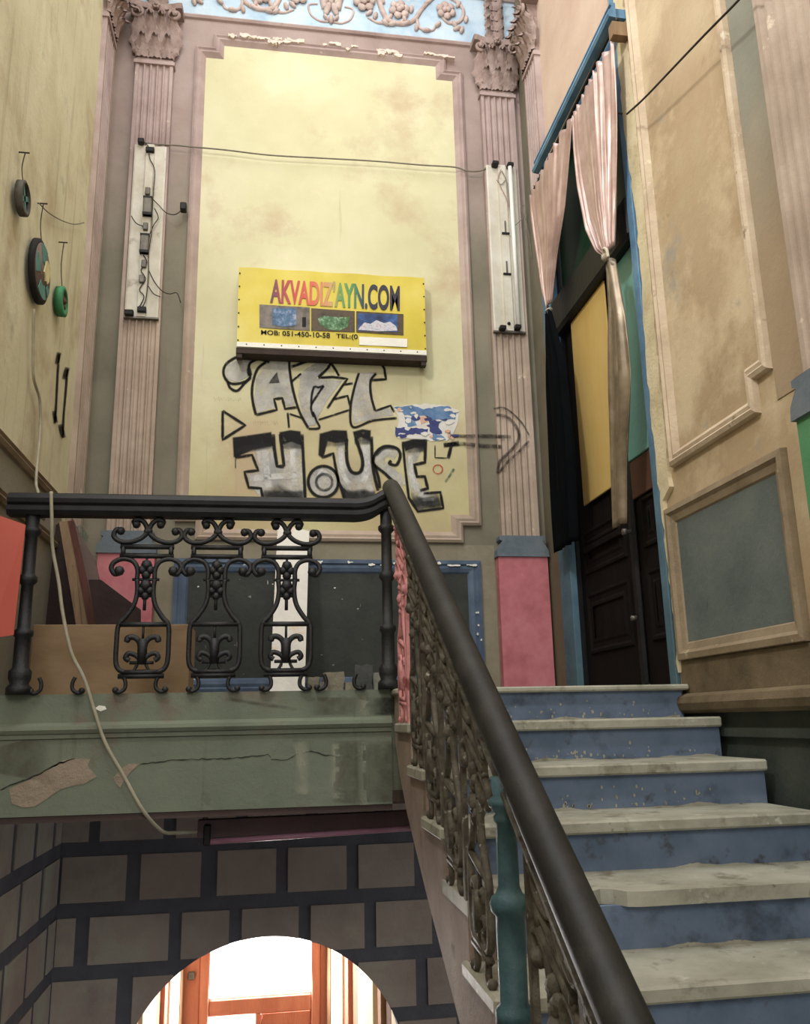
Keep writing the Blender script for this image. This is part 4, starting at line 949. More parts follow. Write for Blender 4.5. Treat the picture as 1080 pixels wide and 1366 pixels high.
for pts, w in (([(440, 55), (440, 120), (450, 200), (470, 290), (500, 380), (545, 462)], 3.4), ([(450, 122), (540, 90), (620, 62), (665, 88), (655, 125), (600, 180)], 3.8),
               ([(450, 205), (505, 158)], 3), ([(560, 330), (565, 270), (578, 228)], 3), ([(575, 400), (560, 340), (600, 270), (630, 226)], 3), ([(545, 465), (605, 460), (590, 420), (570, 370)], 3),
               ([(660, 90), (690, 130), (715, 172)], 3.4), ([(600, 415), (680, 390), (772, 360)], 2.6), ([(430, 375), (438, 460)], 2.8), ([(440, 382), (520, 408)], 2.4),
               ([(825, 155), (800, 235), (778, 350), (792, 455), (900, 420), (1035, 405)], 3.2), ([(920, 158), (890, 200), (892, 280), (915, 366)], 3.4)):
    m = MB(); ribbon(m, T(pts, *A_), w, 0.002); gbuild(m, 'outline_stroke', 'spray_black', ga)
for pts, w in (([(600, 182), (680, 178), (762, 188), (735, 225), (690, 290), (650, 352)], 3.2), ([(680, 302), (762, 282), (775, 335)], 3), ([(735, 222), (792, 212)], 3), ([(578, 230), (600, 236), (630, 226)], 3.2),
               ([(680, 96), (760, 80), (940, 90), (966, 132), (974, 190), (895, 196)], 3.4), ([(915, 366), (1000, 336), (1020, 372)], 3)):
    m = MB(); ribbon(m, T(pts, *A_), w, 0.002, smooth=False); gbuild(m, 'outline_stroke', 'spray_black', ga)
for wd, x0, y0 in (('k', 22, 300), ('k', 225, 432)):
    for q in range(6):
        m = MB(); xx = x0 + q * 26
        ribbon(m, T([(xx, y0 - 12), (xx + 4, y0 + 12), (xx + 14, y0 - 6), (xx + 20, y0 + 10)], *A_), 1.0, 0.001); gbuild(m, 'pencil_mark', 'pencil', ga)

gh = empty('graffiti', tuple(onY(440, 620, YB)), label='sprayed HOUSE lettering in black and silver above the railing', cat='graffiti')
def hf(poly, mat, lift, fade=3, nm='letter_fill'):
    m = MB(); fillpoly(m, T(poly, *H_), lift, fade); gbuild(m, nm, mat, gh)
def hs(pts, w, mat='spray_black', lift=0.003, smooth=True):
    m = MB(); ribbon(m, T(pts, *H_), w, lift, smooth=smooth); gbuild(m, 'outline_stroke', mat, gh)
hf([(180, 105), (268, 95), (285, 195), (312, 198), (302, 85), (388, 85), (396, 200), (408, 325), (406, 345), (222, 345), (170, 285), (152, 228), (204, 214)], 'spray_white', 0.0, 3)
hf([(93, 72), (180, 60), (262, 48), (272, 112), (180, 128), (112, 162), (98, 160)], 'spray_black', 0.0022, 2, 'shadow_fill')
hf([(290, 50), (340, 40), (386, 46), (392, 112), (345, 96), (298, 108)], 'spray_black', 0.0022, 2, 'shadow_fill')
hf([(240, 300), (290, 265), (340, 290), (390, 330), (380, 350), (240, 350)], 'spray_smoke', 0.0015, 6, 'shadow_fill')
hs([(106, 160), (178, 148), (204, 214), (146, 220), (164, 286), (216, 290), (224, 335)], 3.6, smooth=False)
hs([(268, 60), (272, 120), (284, 196), (314, 198)], 4.5, smooth=False); hs([(296, 60), (304, 120), (314, 198)], 4, smooth=False); hs([(390, 60), (396, 180), (404, 345)], 4)
hs([(108, 165), (108, 205)], 1.2)
hf([(480 + 64 * math.cos(i * PI / 10), 262 + 66 * math.sin(i * PI / 10)) for i in range(20)], 'spray_white', 0.0, 2)
hs([(480 + 64 * math.cos(i * PI / 8), 262 + 66 * math.sin(i * PI / 8)) for i in range(17)], 4)
hs([(484 + 34 * math.cos(i * PI / 8), 264 + 34 * math.sin(i * PI / 8)) for i in range(17)], 3.6, 'spray_smoke')
hf([(528, 100), (572, 85), (580, 180), (600, 218), (636, 218), (644, 178), (630, 80), (680, 80), (692, 240), (702, 318), (640, 345), (566, 340), (540, 250)], 'spray_white', 0.0, 3)
hf([(456, 150), (462, 56), (520, 40), (582, 42), (588, 92), (532, 100), (500, 92), (486, 150), (474, 164)], 'spray_black', 0.0022, 2, 'shadow_fill')
hf([(602, 48), (645, 36), (684, 42), (682, 96), (640, 76), (612, 92)], 'spray_black', 0.0022, 2, 'shadow_fill')
hf([(540, 250), (570, 280), (600, 300), (660, 280), (700, 330), (690, 350), (560, 350)], 'spray_smoke', 0.0015, 6, 'shadow_fill')
hs([(578, 80), (580, 170), (600, 220), (636, 220), (646, 170), (618, 80)], 4.6); hs([(474, 160), (522, 142), (530, 190), (544, 260), (570, 330)], 3.6, smooth=False); hs([(684, 70), (690, 200), (712, 300)], 4)
hs([(792, 150), (750, 134), (716, 164), (744, 204), (792, 244), (814, 282)], 13, 'spray_white', 0.001)
hs([(768, 172), (760, 184), (790, 190), (806, 150), (790, 120), (740, 112), (702, 140), (694, 186), (742, 228), (792, 278)], 4); hs([(694, 186), (712, 240), (720, 290)], 4)
hf([(826, 118), (905, 108), (880, 178), (862, 196), (880, 250), (905, 292), (960, 312), (978, 362), (890, 382), (852, 330), (832, 210)], 'spray_white', 0.0, 3)
hf([(812, 92), (860, 78), (916, 80), (912, 126), (866, 120), (826, 134)], 'spray_black', 0.0022, 2, 'shadow_fill')
hf([(850, 300), (905, 330), (970, 305), (990, 376), (880, 392), (846, 350)], 'spray_smoke', 0.0015, 4, 'shadow_fill')
hs([(914, 82), (910, 180), (866, 190), (876, 240), (910, 240), (922, 290), (890, 300)], 4, smooth=False); hs([(816, 92), (826, 200), (842, 330), (880, 388), (988, 374), (976, 306), (905, 312)], 3.4, smooth=False)

for pts, w in (([(118, 128), (180, 118), (262, 104)], 9), ([(300, 110), (390, 106)], 9), ([(480, 100), (584, 92)], 9), ([(612, 88), (682, 90)], 9), ([(826, 126), (910, 120)], 9), ([(225, 318), (300, 322), (400, 318)], 12), ([(560, 322), (620, 318), (700, 320)], 12), ([(855, 345), (920, 350), (985, 344)], 12), ([(700, 150), (740, 118), (790, 122)], 5)):
    hs(pts, w, 'spray_smoke', 0.0026)
for pts, w in (([(235, 130), (240, 220), (250, 290)], 9), ([(350, 120), (352, 210), (360, 280)], 9), ([(180, 250), (280, 240), (380, 235)], 8), ([(552, 120), (560, 220), (590, 275)], 7), ([(655, 110), (665, 200), (650, 270)], 9), ([(850, 150), (852, 230), (880, 310)], 7), ([(900, 340), (950, 338)], 4), ([(450, 280), (470, 215), (520, 250)], 4)):
    hs(pts, w, 'spray_light', 0.0024)
gr = empty('graffiti', tuple(onY(650, 580, YB)), label='sprayed grey arrow pointing right across the pilaster', cat='graffiti')
for pts, w, mt in (([(455, 315), (560, 318), (680, 316), (880, 322)], 4.6, 'spray_dim'), ([(420, 380), (560, 370), (700, 385), (820, 390)], 5, 'spray_dim'), ([(418, 380), (525, 365)], 6, 'spray_black'), ([(455, 290), (465, 320)], 3, 'spray_black'),
                   ([(760, 130), (830, 122), (900, 168), (960, 232), (1005, 310)], 2.2, 'spray_dim'), ([(1005, 350), (940, 420), (860, 492), (795, 572)], 3.6, 'spray_dim'),
                   ([(780, 170), (860, 190), (922, 262), (936, 322), (910, 382), (842, 452), (800, 500), (790, 575)], 4, 'spray_dim'),
                   ([(360, 380), (360, 465), (440, 468)], 1.6, 'spray_black'), ([(472, 380), (450, 472)], 4.5, 'spray_black')):
    m = MB(); ribbon(m, T(pts, *C_), w, 0.002, smooth=len(pts) > 4); gbuild(m, 'stroke', mt, gr)
gm = empty('graffiti', tuple(onY(585, 625, YB)), label='small red circle and green dash scribbled below the arrow', cat='graffiti')
m = MB(); ribbon(m, T([(380 + 32 * math.cos(i * PI / 6), 545 + 30 * math.sin(i * PI / 6)) for i in range(13)], *C_), 1.6, 0.002); gbuild(m, 'stroke', 'spray_red', gm)
m = MB(); ribbon(m, T([(490, 540), (460, 590), (430, 632)], *C_), 3, 0.002); gbuild(m, 'stroke', 'spray_green', gm)
# arrows on the left wall
lp = lambda x, y: onX(x, y, XL + 0.003)
gl = empty('graffiti', tuple(onX(82, 530, XL)), label='two black double-headed arrows drawn on the left wall', cat='graffiti')
for pts, w in (([(79, 472), (77, 500), (75, 540), (73, 565)], 3), ([(79, 470), (76, 486)], 5.5), ([(72, 548), (75, 564)], 5), ([(90, 492), (88, 520), (85, 555), (84, 584)], 3), ([(90, 490), (86, 506)], 6), ([(80, 566), (85, 584)], 6)):
    m = MB(); ribbon(m, pts, w, 0, plane=lp, smooth=len(pts) > 2); gbuild(m, 'stroke', 'spray_black', gl)
gt = empty('paint_smear', tuple(onX(110, 712, XL)), label='teal paint smear on the left wall above the planks', cat='paint mark')
lq = lambda x, y: onX(x, y, XL + 0.045)
m = MB(); fillpoly(m, [(100, 702), (108, 699), (120, 716), (116, 726), (108, 716)], 0, 2, plane=lq); gbuild(m, 'smear', 'spray_teal', gt)
for yy, items in ((YF - 0.0185, (([(486, 990), (486, 1030), (487, 1074)], 13, 'spray_drip'), ([(449, 992), (450, 1030), (448, 1066)], 16, 'spray_drip'), ([(400, 990), (404, 1020), (402, 1060)], 18, 'spray_drip'), ([(468, 988), (468, 1030), (466, 1072)], 34, 'spray_stain'), ([(514, 988), (516, 1030), (516, 1070)], 60, 'spray_stain'), ([(20, 990), (24, 1010), (20, 1036)], 70, 'spray_stain'))),
                  (YF - 0.0135, (([(446, 930), (446, 954)], 60, 'spray_stain'), ([(485, 928), (485, 956)], 13, 'spray_drip'), ([(516, 930), (516, 954)], 44, 'spray_smoke'), ([(300, 932), (395, 946)], 5, 'spray_stain')))):
    for pts, w, mt in items:
        m = MB(); ribbon(m, pts, w, 0, plane=lambda x, y: onY(x, y, yy), soft=0.25); m.build('stain', mt, fl_)
# torn poster
po = empty('torn_poster', tuple(onY(568, 565, YB)), label='torn blue and white poster remnant beside the graffiti', cat='poster')
def torn(poly, mat, lift, jit=1.2):
    P = []
    for (a, b) in zip(poly, poly[1:] + poly[:1]):
        k = max(1, int(math.hypot(b[0] - a[0], b[1] - a[1]) / 18))
        for i in range(k): P.append((a[0] + (b[0] - a[0]) * i / k + random.uniform(-1, 1) * jit * 5, a[1] + (b[1] - a[1]) * i / k + random.uniform(-1, 1) * jit * 5))
    P = T(P, *C_); pts = [wp(x, y, lift) for x, y in P]; n_ = len(pts)
    mbx = MB(); mbx.add(pts + [p + Vector((0, 0.002, 0)) for p in pts], [tuple(range(n_))] + [(i, (i + 1) % n_, (i + 1) % n_ + n_, i + n_) for i in range(n_)])
    gbuild(mbx, 'paper', mat, po)
paint('paper_blue', [(66, 104, 160), (88, 128, 176), (120, 150, 190)], 12, bump=0.1); paint('paper_white', [(206, 200, 190), (222, 218, 210)], 12, bump=0.2, spots=[((216, 150, 120), 9, 0.62, 0.7)]); paint('paper_navy', [(50, 56, 120), (66, 76, 140)], 12); paint('paper_orange', [(210, 150, 118), (222, 176, 148)], 12)
torn([(75, 115), (300, 95), (450, 105), (520, 150), (515, 240), (470, 330), (440, 350), (330, 350), (110, 335), (85, 300), (110, 200)], 'paper_white', 0.001)
torn([(80, 118), (200, 108), (280, 135), (440, 108), (508, 150), (505, 200), (330, 205), (300, 180), (210, 185), (150, 170)], 'paper_blue', 0.003)
torn([(320, 205), (400, 215), (380, 250), (410, 300), (350, 300), (320, 280)], 'paper_navy', 0.003); torn([(88, 255), (230, 260), (310, 270), (300, 310), (190, 300), (90, 320)], 'paper_navy', 0.003)
torn([(150, 185), (215, 190), (235, 240), (170, 255)], 'paper_blue', 0.003); torn([(255, 180), (310, 180), (312, 220), (262, 235)], 'paper_orange', 0.003, .6); torn([(340, 300), (400, 310), (440, 345), (345, 345)], 'paper_blue', 0.003)

for i in range(26):
    cx_, cy_ = random.uniform(100, 510), random.uniform(115, 340); ra, rb = random.uniform(8, 34), random.uniform(5, 18)
    torn([(cx_ + ra * math.cos(k * PI / 4), cy_ + rb * math.sin(k * PI / 4)) for k in range(8)], random.choice(['paper_white', 'paper_blue', 'paper_white', 'paper_navy', 'paper_white', 'paper_orange']), 0.004 + 0.0004 * i % 0.003, 1.0)
# ------------------------------------------------------------------ sign box
YS = YB - 0.13
sg = empty('sign_box', tuple(onY(442, 415, YB)), label='yellow banner light box with rainbow web address lettering', cat='sign')
q = [onY(319, 357, YS), onY(567, 371, YS), onY(567, 471, YS), onY(315, 466, YS)]
sx0, sx1 = (q[0].x + q[3].x) / 2, (q[1].x + q[2].x) / 2; sz0, sz1 = (q[2].z + q[3].z) / 2, (q[0].z + q[1].z) / 2
gbuild(MB().box(sx0, sx1, YS + 0.004, YB - 0.014, sz0 - 0.005, sz1), 'case', 'banner_white', sg)
gbuild(MB().box(sx0 - 0.004, sx1 + 0.004, YS - 0.002, YB - 0.014, sz0 - 0.045, sz0 - 0.005), 'lower_frame', 'box_brown', sg)
for x in (sx0 + 0.02, sx1 - 0.02): gbuild(MB().box(x - 0.018, x + 0.018, YS + 0.005, YS + 0.06, sz0 - 0.075, sz0 - 0.045), 'foot', 'box_brown', sg)
# face sheet, slightly rippled
mbx = MB(); nu, nv = 40, 16; vs = []; fs = []
for i in range(nv + 1):
    for j in range(nu + 1):
        u, v = j / nu, i / nv; e = min(u, 1 - u, v, 1 - v)
        rp_ = 0.004 * math.sin(u * 23 + v * 9) * math.exp(-e * 9) + 0.003 * math.sin((u + v) * 15) * max(0, 0.3 - e)
        vs.append((sx0 + (sx1 - sx0) * u, YS - 0.004 + rp_, sz0 + (sz1 - sz0) * v))
for i in range(nv):
    for j in range(nu): a = i * (nu + 1) + j; fs.append((a, a + 1, a + nu + 2, a + nu + 1))
mbx.add(vs, fs, True); gbuild(mbx, 'banner_sheet', 'banner_yellow', sg)
gbuild(MB().box(sx0, sx1, YS - 0.0095, YS - 0.004, sz0, sz0 + 0.035), 'white_hem', 'banner_white', sg)
sp_ = lambda x, y: onY(x, y, YS - 0.010)
def text_mesh(s, off=0.0):
    cu = bpy.data.curves.new('t', 'FONT'); cu.body = s; cu.size = 1; cu.offset = off; cu.fill_mode = 'FRONT'
    o = bpy.data.objects.new('t', cu); COL.objects.link(o); bpy.context.view_layer.update()
    me = bpy.data.meshes.new_from_object(o.evaluated_get(bpy.context.evaluated_depsgraph_get())); bpy.data.objects.remove(o); bpy.data.curves.remove(cu)
    return me
def place_text(s, c00, c10, c11, c01, mat, name, off, root):
    """lettering laid on the sheet between its four corner points"""
    me = text_mesh(s, off); xs = [v.co.x for v in me.vertices]; ys_ = [v.co.y for v in me.vertices]
    x0, x1, y0, y1 = min(xs), max(xs), min(ys_), max(ys_)
    for v in me.vertices:
        u, w = (v.co.x - x0) / (x1 - x0), (v.co.y - y0) / (y1 - y0)
        v.co = (c00.lerp(c10, u)).lerp(c01.lerp(c11, u), w)
    me.materials.clear(); me.materials.append(MATS[mat])
    return put(name, me, root)
m_ = bpy.data.materials.new('rainbow_ink'); m_.use_nodes = True; nt = m_.node_tree; bb = nt.nodes['Principled BSDF']; bb.inputs['Roughness'].default_value = 0.4
sep = N(nt, 'ShaderNodeSeparateXYZ'); nt.links.new(N(nt, 'ShaderNodeNewGeometry').outputs['Position'], sep.inputs[0])
mr = N(nt, 'ShaderNodeMapRange'); nt.links.new(sep.outputs[0], mr.inputs[0]); mr.inputs[1].default_value = sp_(361, 400).x; mr.inputs[2].default_value = sp_(533, 400).x
nt.links.new(ramp(nt, mr.outputs[0], [(0.0, (92, 24, 60)), (0.08, (170, 30, 50)), (0.2, (216, 44, 36)), (0.33, (226, 84, 44)), (0.46, (200, 150, 80)), (0.53, (90, 150, 60)), (0.63, (60, 140, 70)), (0.7, (30, 60, 80)), (0.78, (28, 24, 56)), (1.0, (34, 22, 44))]), bb.inputs['Base Color'])
MATS['rainbow_ink'] = m_
t1 = place_text("AKVADIZ'AYN.COM", sp_(360, 404), sp_(533, 415), sp_(533, 380), sp_(361, 371), 'rainbow_ink', 'lettering', 0.03, sg); t1.matrix_parent_inverse = Matrix.Translation(-sg.location)
t2 = place_text("MOB: 051-450-10-58", sp_(348, 446), sp_(440, 451), sp_(440, 444), sp_(348, 440), 'ink_black', 'lettering', 0.02, sg); t2.matrix_parent_inverse = Matrix.Translation(-sg.location)
t2 = place_text("TEL:(0", sp_(448, 452), sp_(477, 454), sp_(477, 446), sp_(448, 445), 'ink_black', 'lettering', 0.02, sg); t2.matrix_parent_inverse = Matrix.Translation(-sg.location)
def quad(name, mat, a, b, c, d, lift=0.0, th=0.002, root=sg):
    pl = lambda x, y: onY(x, y, YS - 0.009 - lift)
    pts = [pl(*p) for p in (a, b, c, d)]
    mbx = MB(); mbx.add(pts + [p + Vector((0, th, 0)) for p in pts], [(0, 1, 2, 3), (0, 4, 5, 1), (1, 5, 6, 2), (2, 6, 7, 3), (3, 7, 4, 0)])
    return gbuild(mbx, name, mat, root)
paint('photo_room', [(60, 54, 48), (110, 100, 90), (130, 118, 104)], 14, bump=0, rough=0.4); paint('photo_tank', [(40, 70, 110), (70, 110, 150), (150, 160, 190)], 26, bump=0, rough=0.4)
paint('photo_brown', [(64, 50, 34), (92, 74, 48), (60, 50, 40)], 18, bump=0, rough=0.4); paint('photo_green', [(40, 70, 40), (70, 120, 70), (150, 190, 150)], 40, bump=0, rough=0.4)
paint('photo_blue', [(24, 34, 60), (40, 70, 130), (60, 110, 190)], 12, bump=0, rough=0.4); paint('photo_foam', [(150, 150, 160), (200, 200, 210), (160, 110, 110)], 40, bump=0, rough=0.4)
quad('photo', 'photo_room', (346, 406), (413, 410), (413, 441), (346, 437)); quad('photo', 'photo_brown', (415, 411), (473, 415), (473, 443), (415, 441)); quad('photo', 'photo_brown', (475, 415), (538, 419), (538, 447), (475, 443))
def blob(name, mat, pts, lift):
    pl = lambda x, y: onY(x, y, YS - 0.009 - lift)
    P = [pl(*p) for p in pts]; n_ = len(P); mbx = MB(); mbx.add(P + [p + Vector((0, 0.0015, 0)) for p in P], [tuple(range(n_))] + [(i, i + n_, (i + 1) % n_ + n_, (i + 1) % n_) for i in range(n_)]); gbuild(mbx, name, mat, sg)
blob('tank_picture', 'photo_tank', [(363, 411), (395, 411), (395, 434), (378, 436), (363, 433)], 0.002)
blob('tank_picture', 'photo_green', [(424, 425), (432, 421), (448, 423), (466, 423), (464, 436), (452, 441), (436, 439), (427, 433)], 0.002)
blob('tank_picture', 'photo_blue', [(477, 418), (530, 420), (530, 443), (477, 441)], 0.002)
blob('coral_picture', 'photo_foam', [(480, 436), (486, 430), (494, 432), (502, 427), (512, 431), (520, 429), (528, 435), (530, 441), (505, 442), (478, 440)], 0.0035)
quad('door_picture', 'ink_black', (403, 423), (408, 423), (408, 436), (403, 436), 0.002)
quad('blank_sticker', 'banner_white', (479, 449), (543, 452), (543, 463), (479, 460), 0.001)
for i in range(6):
    for X in (sx0 + 0.008, sx1 - 0.008):
        gbuild(MB().ball((X, YS - 0.008, sz0 + (sz1 - sz0) * (0.08 + 0.168 * i)), 0.006, (1, .6, 1), 6, 4), 'eyelet', 'ink_black', sg)
for i in range(11): gbuild(MB().ball((sx0 + (sx1 - sx0) * (0.05 + 0.09 * i), YS - 0.010, sz0 + 0.02), 0.005, (1, .6, 1), 6, 4), 'eyelet', 'ink_black', sg)

# ------------------------------------------------------------------ fluorescent fixtures on the pilasters
def wire(name, pts, r, mat, parent, plane, n=6):
    p = smooth_path([plane(*q) if len(q) == 2 else Vector(q) for q in pts], n)
    o = MB().tube(p, r, 6).build(name, mat, parent)
    if parent: o.matrix_parent_inverse = Matrix.Translation(-parent.location)
    return o
YP = YB - 0.056
pf = lambda x, y: onY(x, y, YP - 0.045)
def fixture(tl, tr, bl, br, label):
    f = empty('fluorescent_fixture', tuple(onY((tl[0] + br[0]) / 2, (tl[1] + br[1]) / 2, YP)), label=label, cat='light fixture', group='tube light fixtures on the pilasters')
    a, b, c, d = [onY(*p, YP - 0.02) for p in (tl, tr, bl, br)]
    x0, x1, z0, z1 = (a.x + c.x) / 2, (b.x + d.x) / 2, (c.z + d.z) / 2, (a.z + b.z) / 2
    w = x1 - x0
    pr = [(x0, 0), (x0, 0.016), (x0 + 0.012, 0.02), (x0 + w * 0.36, 0.012), (x0 + w * 0.38, 0.035), (x0 + w * 0.62, 0.035), (x0 + w * 0.64, 0.012), (x1 - 0.012, 0.02), (x1, 0.016), (x1, 0)]
    gbuild(MB().prism(pr, lambda u, v, z: Vector((u, YP - v, z)), z0, z1), 'housing', 'fixture_white', f)
    gbuild(MB().box(x0 - 0.004, x1 + 0.004, YP - 0.03, YP, z0 - 0.012, z0), 'end_plate', 'ballast_grey', f)
    return f, x0, x1, z0, z1
f1, x0, x1, z0, z1 = fixture((180, 194), (222, 194), (165, 422), (211, 424), 'gutted white tube light fixture with ballasts and loose wires on left pilaster')
xm = (x0 + x1) / 2
for px, py in ((197, 276), (193, 326)):
    c = pf(px, py)
    bl = gbuild(MB().bevbox(c.x - 0.03, c.x + 0.03, YP - 0.07, YP - 0.034, c.z - 0.075, c.z + 0.075, 0.006), 'ballast', 'ballast_grey', f1)
    for dz, hh in ((-0.075, 0.02), (0.06, 0.015)):
        o = MB().box(c.x - 0.032, c.x + 0.032, YP - 0.072, YP - 0.034, c.z + dz, c.z + dz + hh).build('end_cap', 'plastic_black', bl)
for px, py, w in ((200, 200, 0.03), (188, 188, 0.022), (189, 413, 0.03), (172, 417, 0.03)):
    c = pf(px, py); gbuild(MB().bevbox(c.x - w, c.x + w, YP - 0.06, YP - 0.02, c.z - 0.02, c.z + 0.02, 0.005), 'lamp_holder', 'plastic_black', f1)
for px, py in ((194, 302), (192, 352), (189, 372), (197, 255)):
    c = pf(px, py); gbuild(MB().bevbox(c.x - 0.018, c.x + 0.018, YP - 0.055, YP - 0.034, c.z - 0.03, c.z + 0.03, 0.005), 'terminal', 'ballast_grey', f1)
for pts in ([(198, 200), (200, 212), (206, 226), (205, 250), (203, 280), (202, 310), (198, 340), (198, 370), (194, 400), (186, 414)], [(204, 266), (212, 274), (222, 284), (234, 286), (243, 279), (247, 273)],
            [(196, 250), (200, 258), (193, 262), (198, 270)], [(206, 278), (211, 290), (205, 300), (200, 312)], [(191, 340), (196, 350), (188, 360), (194, 372), (186, 386), (192, 396), (184, 412)],
            [(199, 362), (206, 376), (216, 388), (226, 392), (236, 391), (241, 404)], [(175, 288), (182, 298), (192, 302)], [(190, 188), (197, 194), (199, 200)], [(198, 382), (205, 392), (214, 396)]):
    wire('wire', pts, 0.0035, 'wire_dark', f1, pf)
c = pf(245, 275); gbuild(MB().bevbox(c.x - 0.025, c.x + 0.02, YB - 0.12, YB - 0.06, c.z - 0.035, c.z + 0.025, 0.006), 'plug', 'plastic_black', f1)
f2, x0, x1, z0, z1 = fixture((649, 222), (689, 221), (658, 441), (699, 443), 'white tube light fixture with one tube on right pilaster')
a, b = onY(680, 222, YP - 0.06), onY(690, 437, YP - 0.06)
gbuild(MB().tube([(a.x, YP - 0.055, a.z), (a.x, YP - 0.055, b.z)], 0.017, 12), 'tube', 'tube_glass', f2)
for px, py in ((660, 219), (680, 221), (690, 437), (670, 438)):
    c = pf(px, py); gbuild(MB().bevbox(c.x - 0.024, c.x + 0.024, YP - 0.075, YP - 0.015, c.z - 0.016, c.z + 0.016, 0.005), 'lamp_holder', 'plastic_black', f2)
for px, py in ((674, 302), (676, 356)):
    c = pf(px, py)
    br_ = gbuild(MB().box(c.x - 0.005, c.x + 0.005, YP - 0.045, YP - 0.034, c.z - 0.05, c.z + 0.05), 'clip', 'ballast_grey', f2)
    o = MB().box(c.x - 0.03, c.x + 0.03, YP - 0.046, YP - 0.034, c.z - 0.065, c.z - 0.05).build('clip_foot', 'plastic_black', br_)
c = pf(679, 431); gbuild(MB().ball((c.x, YP - 0.036, c.z), 0.014), 'screw', 'plastic_black', f2)
for pts, mt in (([(668, 226), (664, 238), (668, 250), (674, 262), (679, 276)], 'wire_pink'), ([(662, 240), (668, 246), (674, 240)], 'wire_grey'), ([(669, 228), (676, 244), (680, 280), (684, 300), (692, 296), (700, 286), (699, 274), (694, 278), (700, 290), (704, 310), (710, 345)], 'wire_grey')):
    wire('wire', pts, 0.003, mt, f2, pf)

# ------------------------------------------------------------------ wires and cables
bwf = lambda x, y: onY(x, y, YB - 0.062)
tagw = dict(cat='cable')
w1 = wire('wall_wire', [(188, 189), (205, 192), (236, 194), (256, 196), (300, 200), (360, 207), (430, 211), (500, 215), (560, 220), (606, 223), (622, 228), (640, 228), (651, 222)], 0.006, 'wire_grey', None, bwf); tag(w1, 'thin wire strung between the two pilaster lights', 'wire')
rwf = lambda x, y: onX(x, y, XR - 0.11)
w2 = wire('wall_wire', [(836, 152), (860, 130), (900, 88), (940, 46), (985, 0), (1030, -50)], 0.006, 'wire_dark', None, rwf); tag(w2, 'dark wire hung slantwise on the right wall', 'wire')
nl = onX(835, 152, XR); MB().tube([(XR - 0.115, nl.y, nl.z), (XR + 0.01, nl.y, nl.z)], 0.006, 6).build('hook', 'wire_dark', w2)
lwf = lambda x, y: onX(x, y, XL + 0.02)
w3 = wire('wall_wire', [(52, 271), (64, 283), (80, 293), (98, 299), (112, 297)], 0.0035, 'wire_grey', None, lwf); tag(w3, 'sagging thin wire from the nail above the largest disc', 'wire')
cab = [onX(45, 412, XL + 0.03), onX(44, 470, XL + 0.025), onX(45, 505, XL + 0.025), onX(53, 535, XL + 0.025), onX(53, 580, XL + 0.03), onX(48, 640, XL + 0.06), Vector((-1.12, 4.3, 1.12)), onY(48, 680, 4.06), onY(60, 694, 4.05)]
p = smooth_path(cab, 6); c_ = MB().tube(p, 0.0075, 7).build('cable', 'cable_cream', None); tag(c_, 'cream cable running down the left wall behind the railing', 'cable')
YC = YF - 0.06
cab = [onY(68, 656, YR - 0.06), onY(69, 690, YR - 0.06), onY(70, 730, YC), onY(78, 775, YC), onY(84, 820, YC), onY(95, 870, YC), onY(112, 905, YC), onY(125, 945, YC), onY(140, 990, YC), onY(165, 1035, YC), onY(190, 1080, YC), onY(215, 1108, YF + 0.02), onY(235, 1111, YF + 0.1), onY(262, 1109, YF + 0.2)]
p = smooth_path(cab, 6); c_ = MB().tube(p, 0.008, 7).build('cable', 'cable_cream', None); tag(c_, 'cream cable looped over the rail and down the green landing edge', 'cable')

# tube light below the landing
YT = YF + 0.25
tl = empty('fluorescent_fixture', tuple(onY(400, 1112, YT)), label='dim rose tube light hanging under the landing', cat='light fixture')
a, b = onY(277, 1123, YT), onY(560, 1104, YT)
d = (b - a)
gbuild(MB().tube([a, b], 0.013, 10), 'tube', 'tube_rose', tl)
gbuild(MB().tube([a - d * 0.006, a + d * 0.008], 0.0145, 10), 'end_cap', 'tube_glass', tl)
a2, b2 = onY(264, 1106, YT + 0.05), onY(560, 1092, YT + 0.05)
mbx = MB(); 
for k_, dz in ((0, 0.0),):
    vs = []
    for pnt in (a2, b2):
        vs += [pnt + Vector((0, -0.04, -0.035)), pnt + Vector((0, 0.05, -0.035)), pnt + Vector((0, 0.04, 0.04)), pnt + Vector((0, -0.03, 0.04))]
    mbx.add(vs, [(0, 1, 2, 3), (7, 6, 5, 4), (0, 4, 5, 1), (1, 5, 6, 2), (2, 6, 7, 3), (3, 7, 4, 0)])
gbuild(mbx, 'housing', 'fixture_rose', tl)
for t in (0.03, 0.97):
    c = a2.lerp(b2, t); gbuild(MB().tube([c, Vector((c.x, c.y, -0.35))], 0.012, 6), 'hanger', 'fixture_rose', tl)
c = a.lerp(b, 0.0); gbuild(MB().bevbox(c.x - 0.02, c.x + 0.012, c.y - 0.02, c.y + 0.03, c.z - 0.015, c.z + 0.075, 0.005), 'lamp_holder', 'plastic_black', tl)

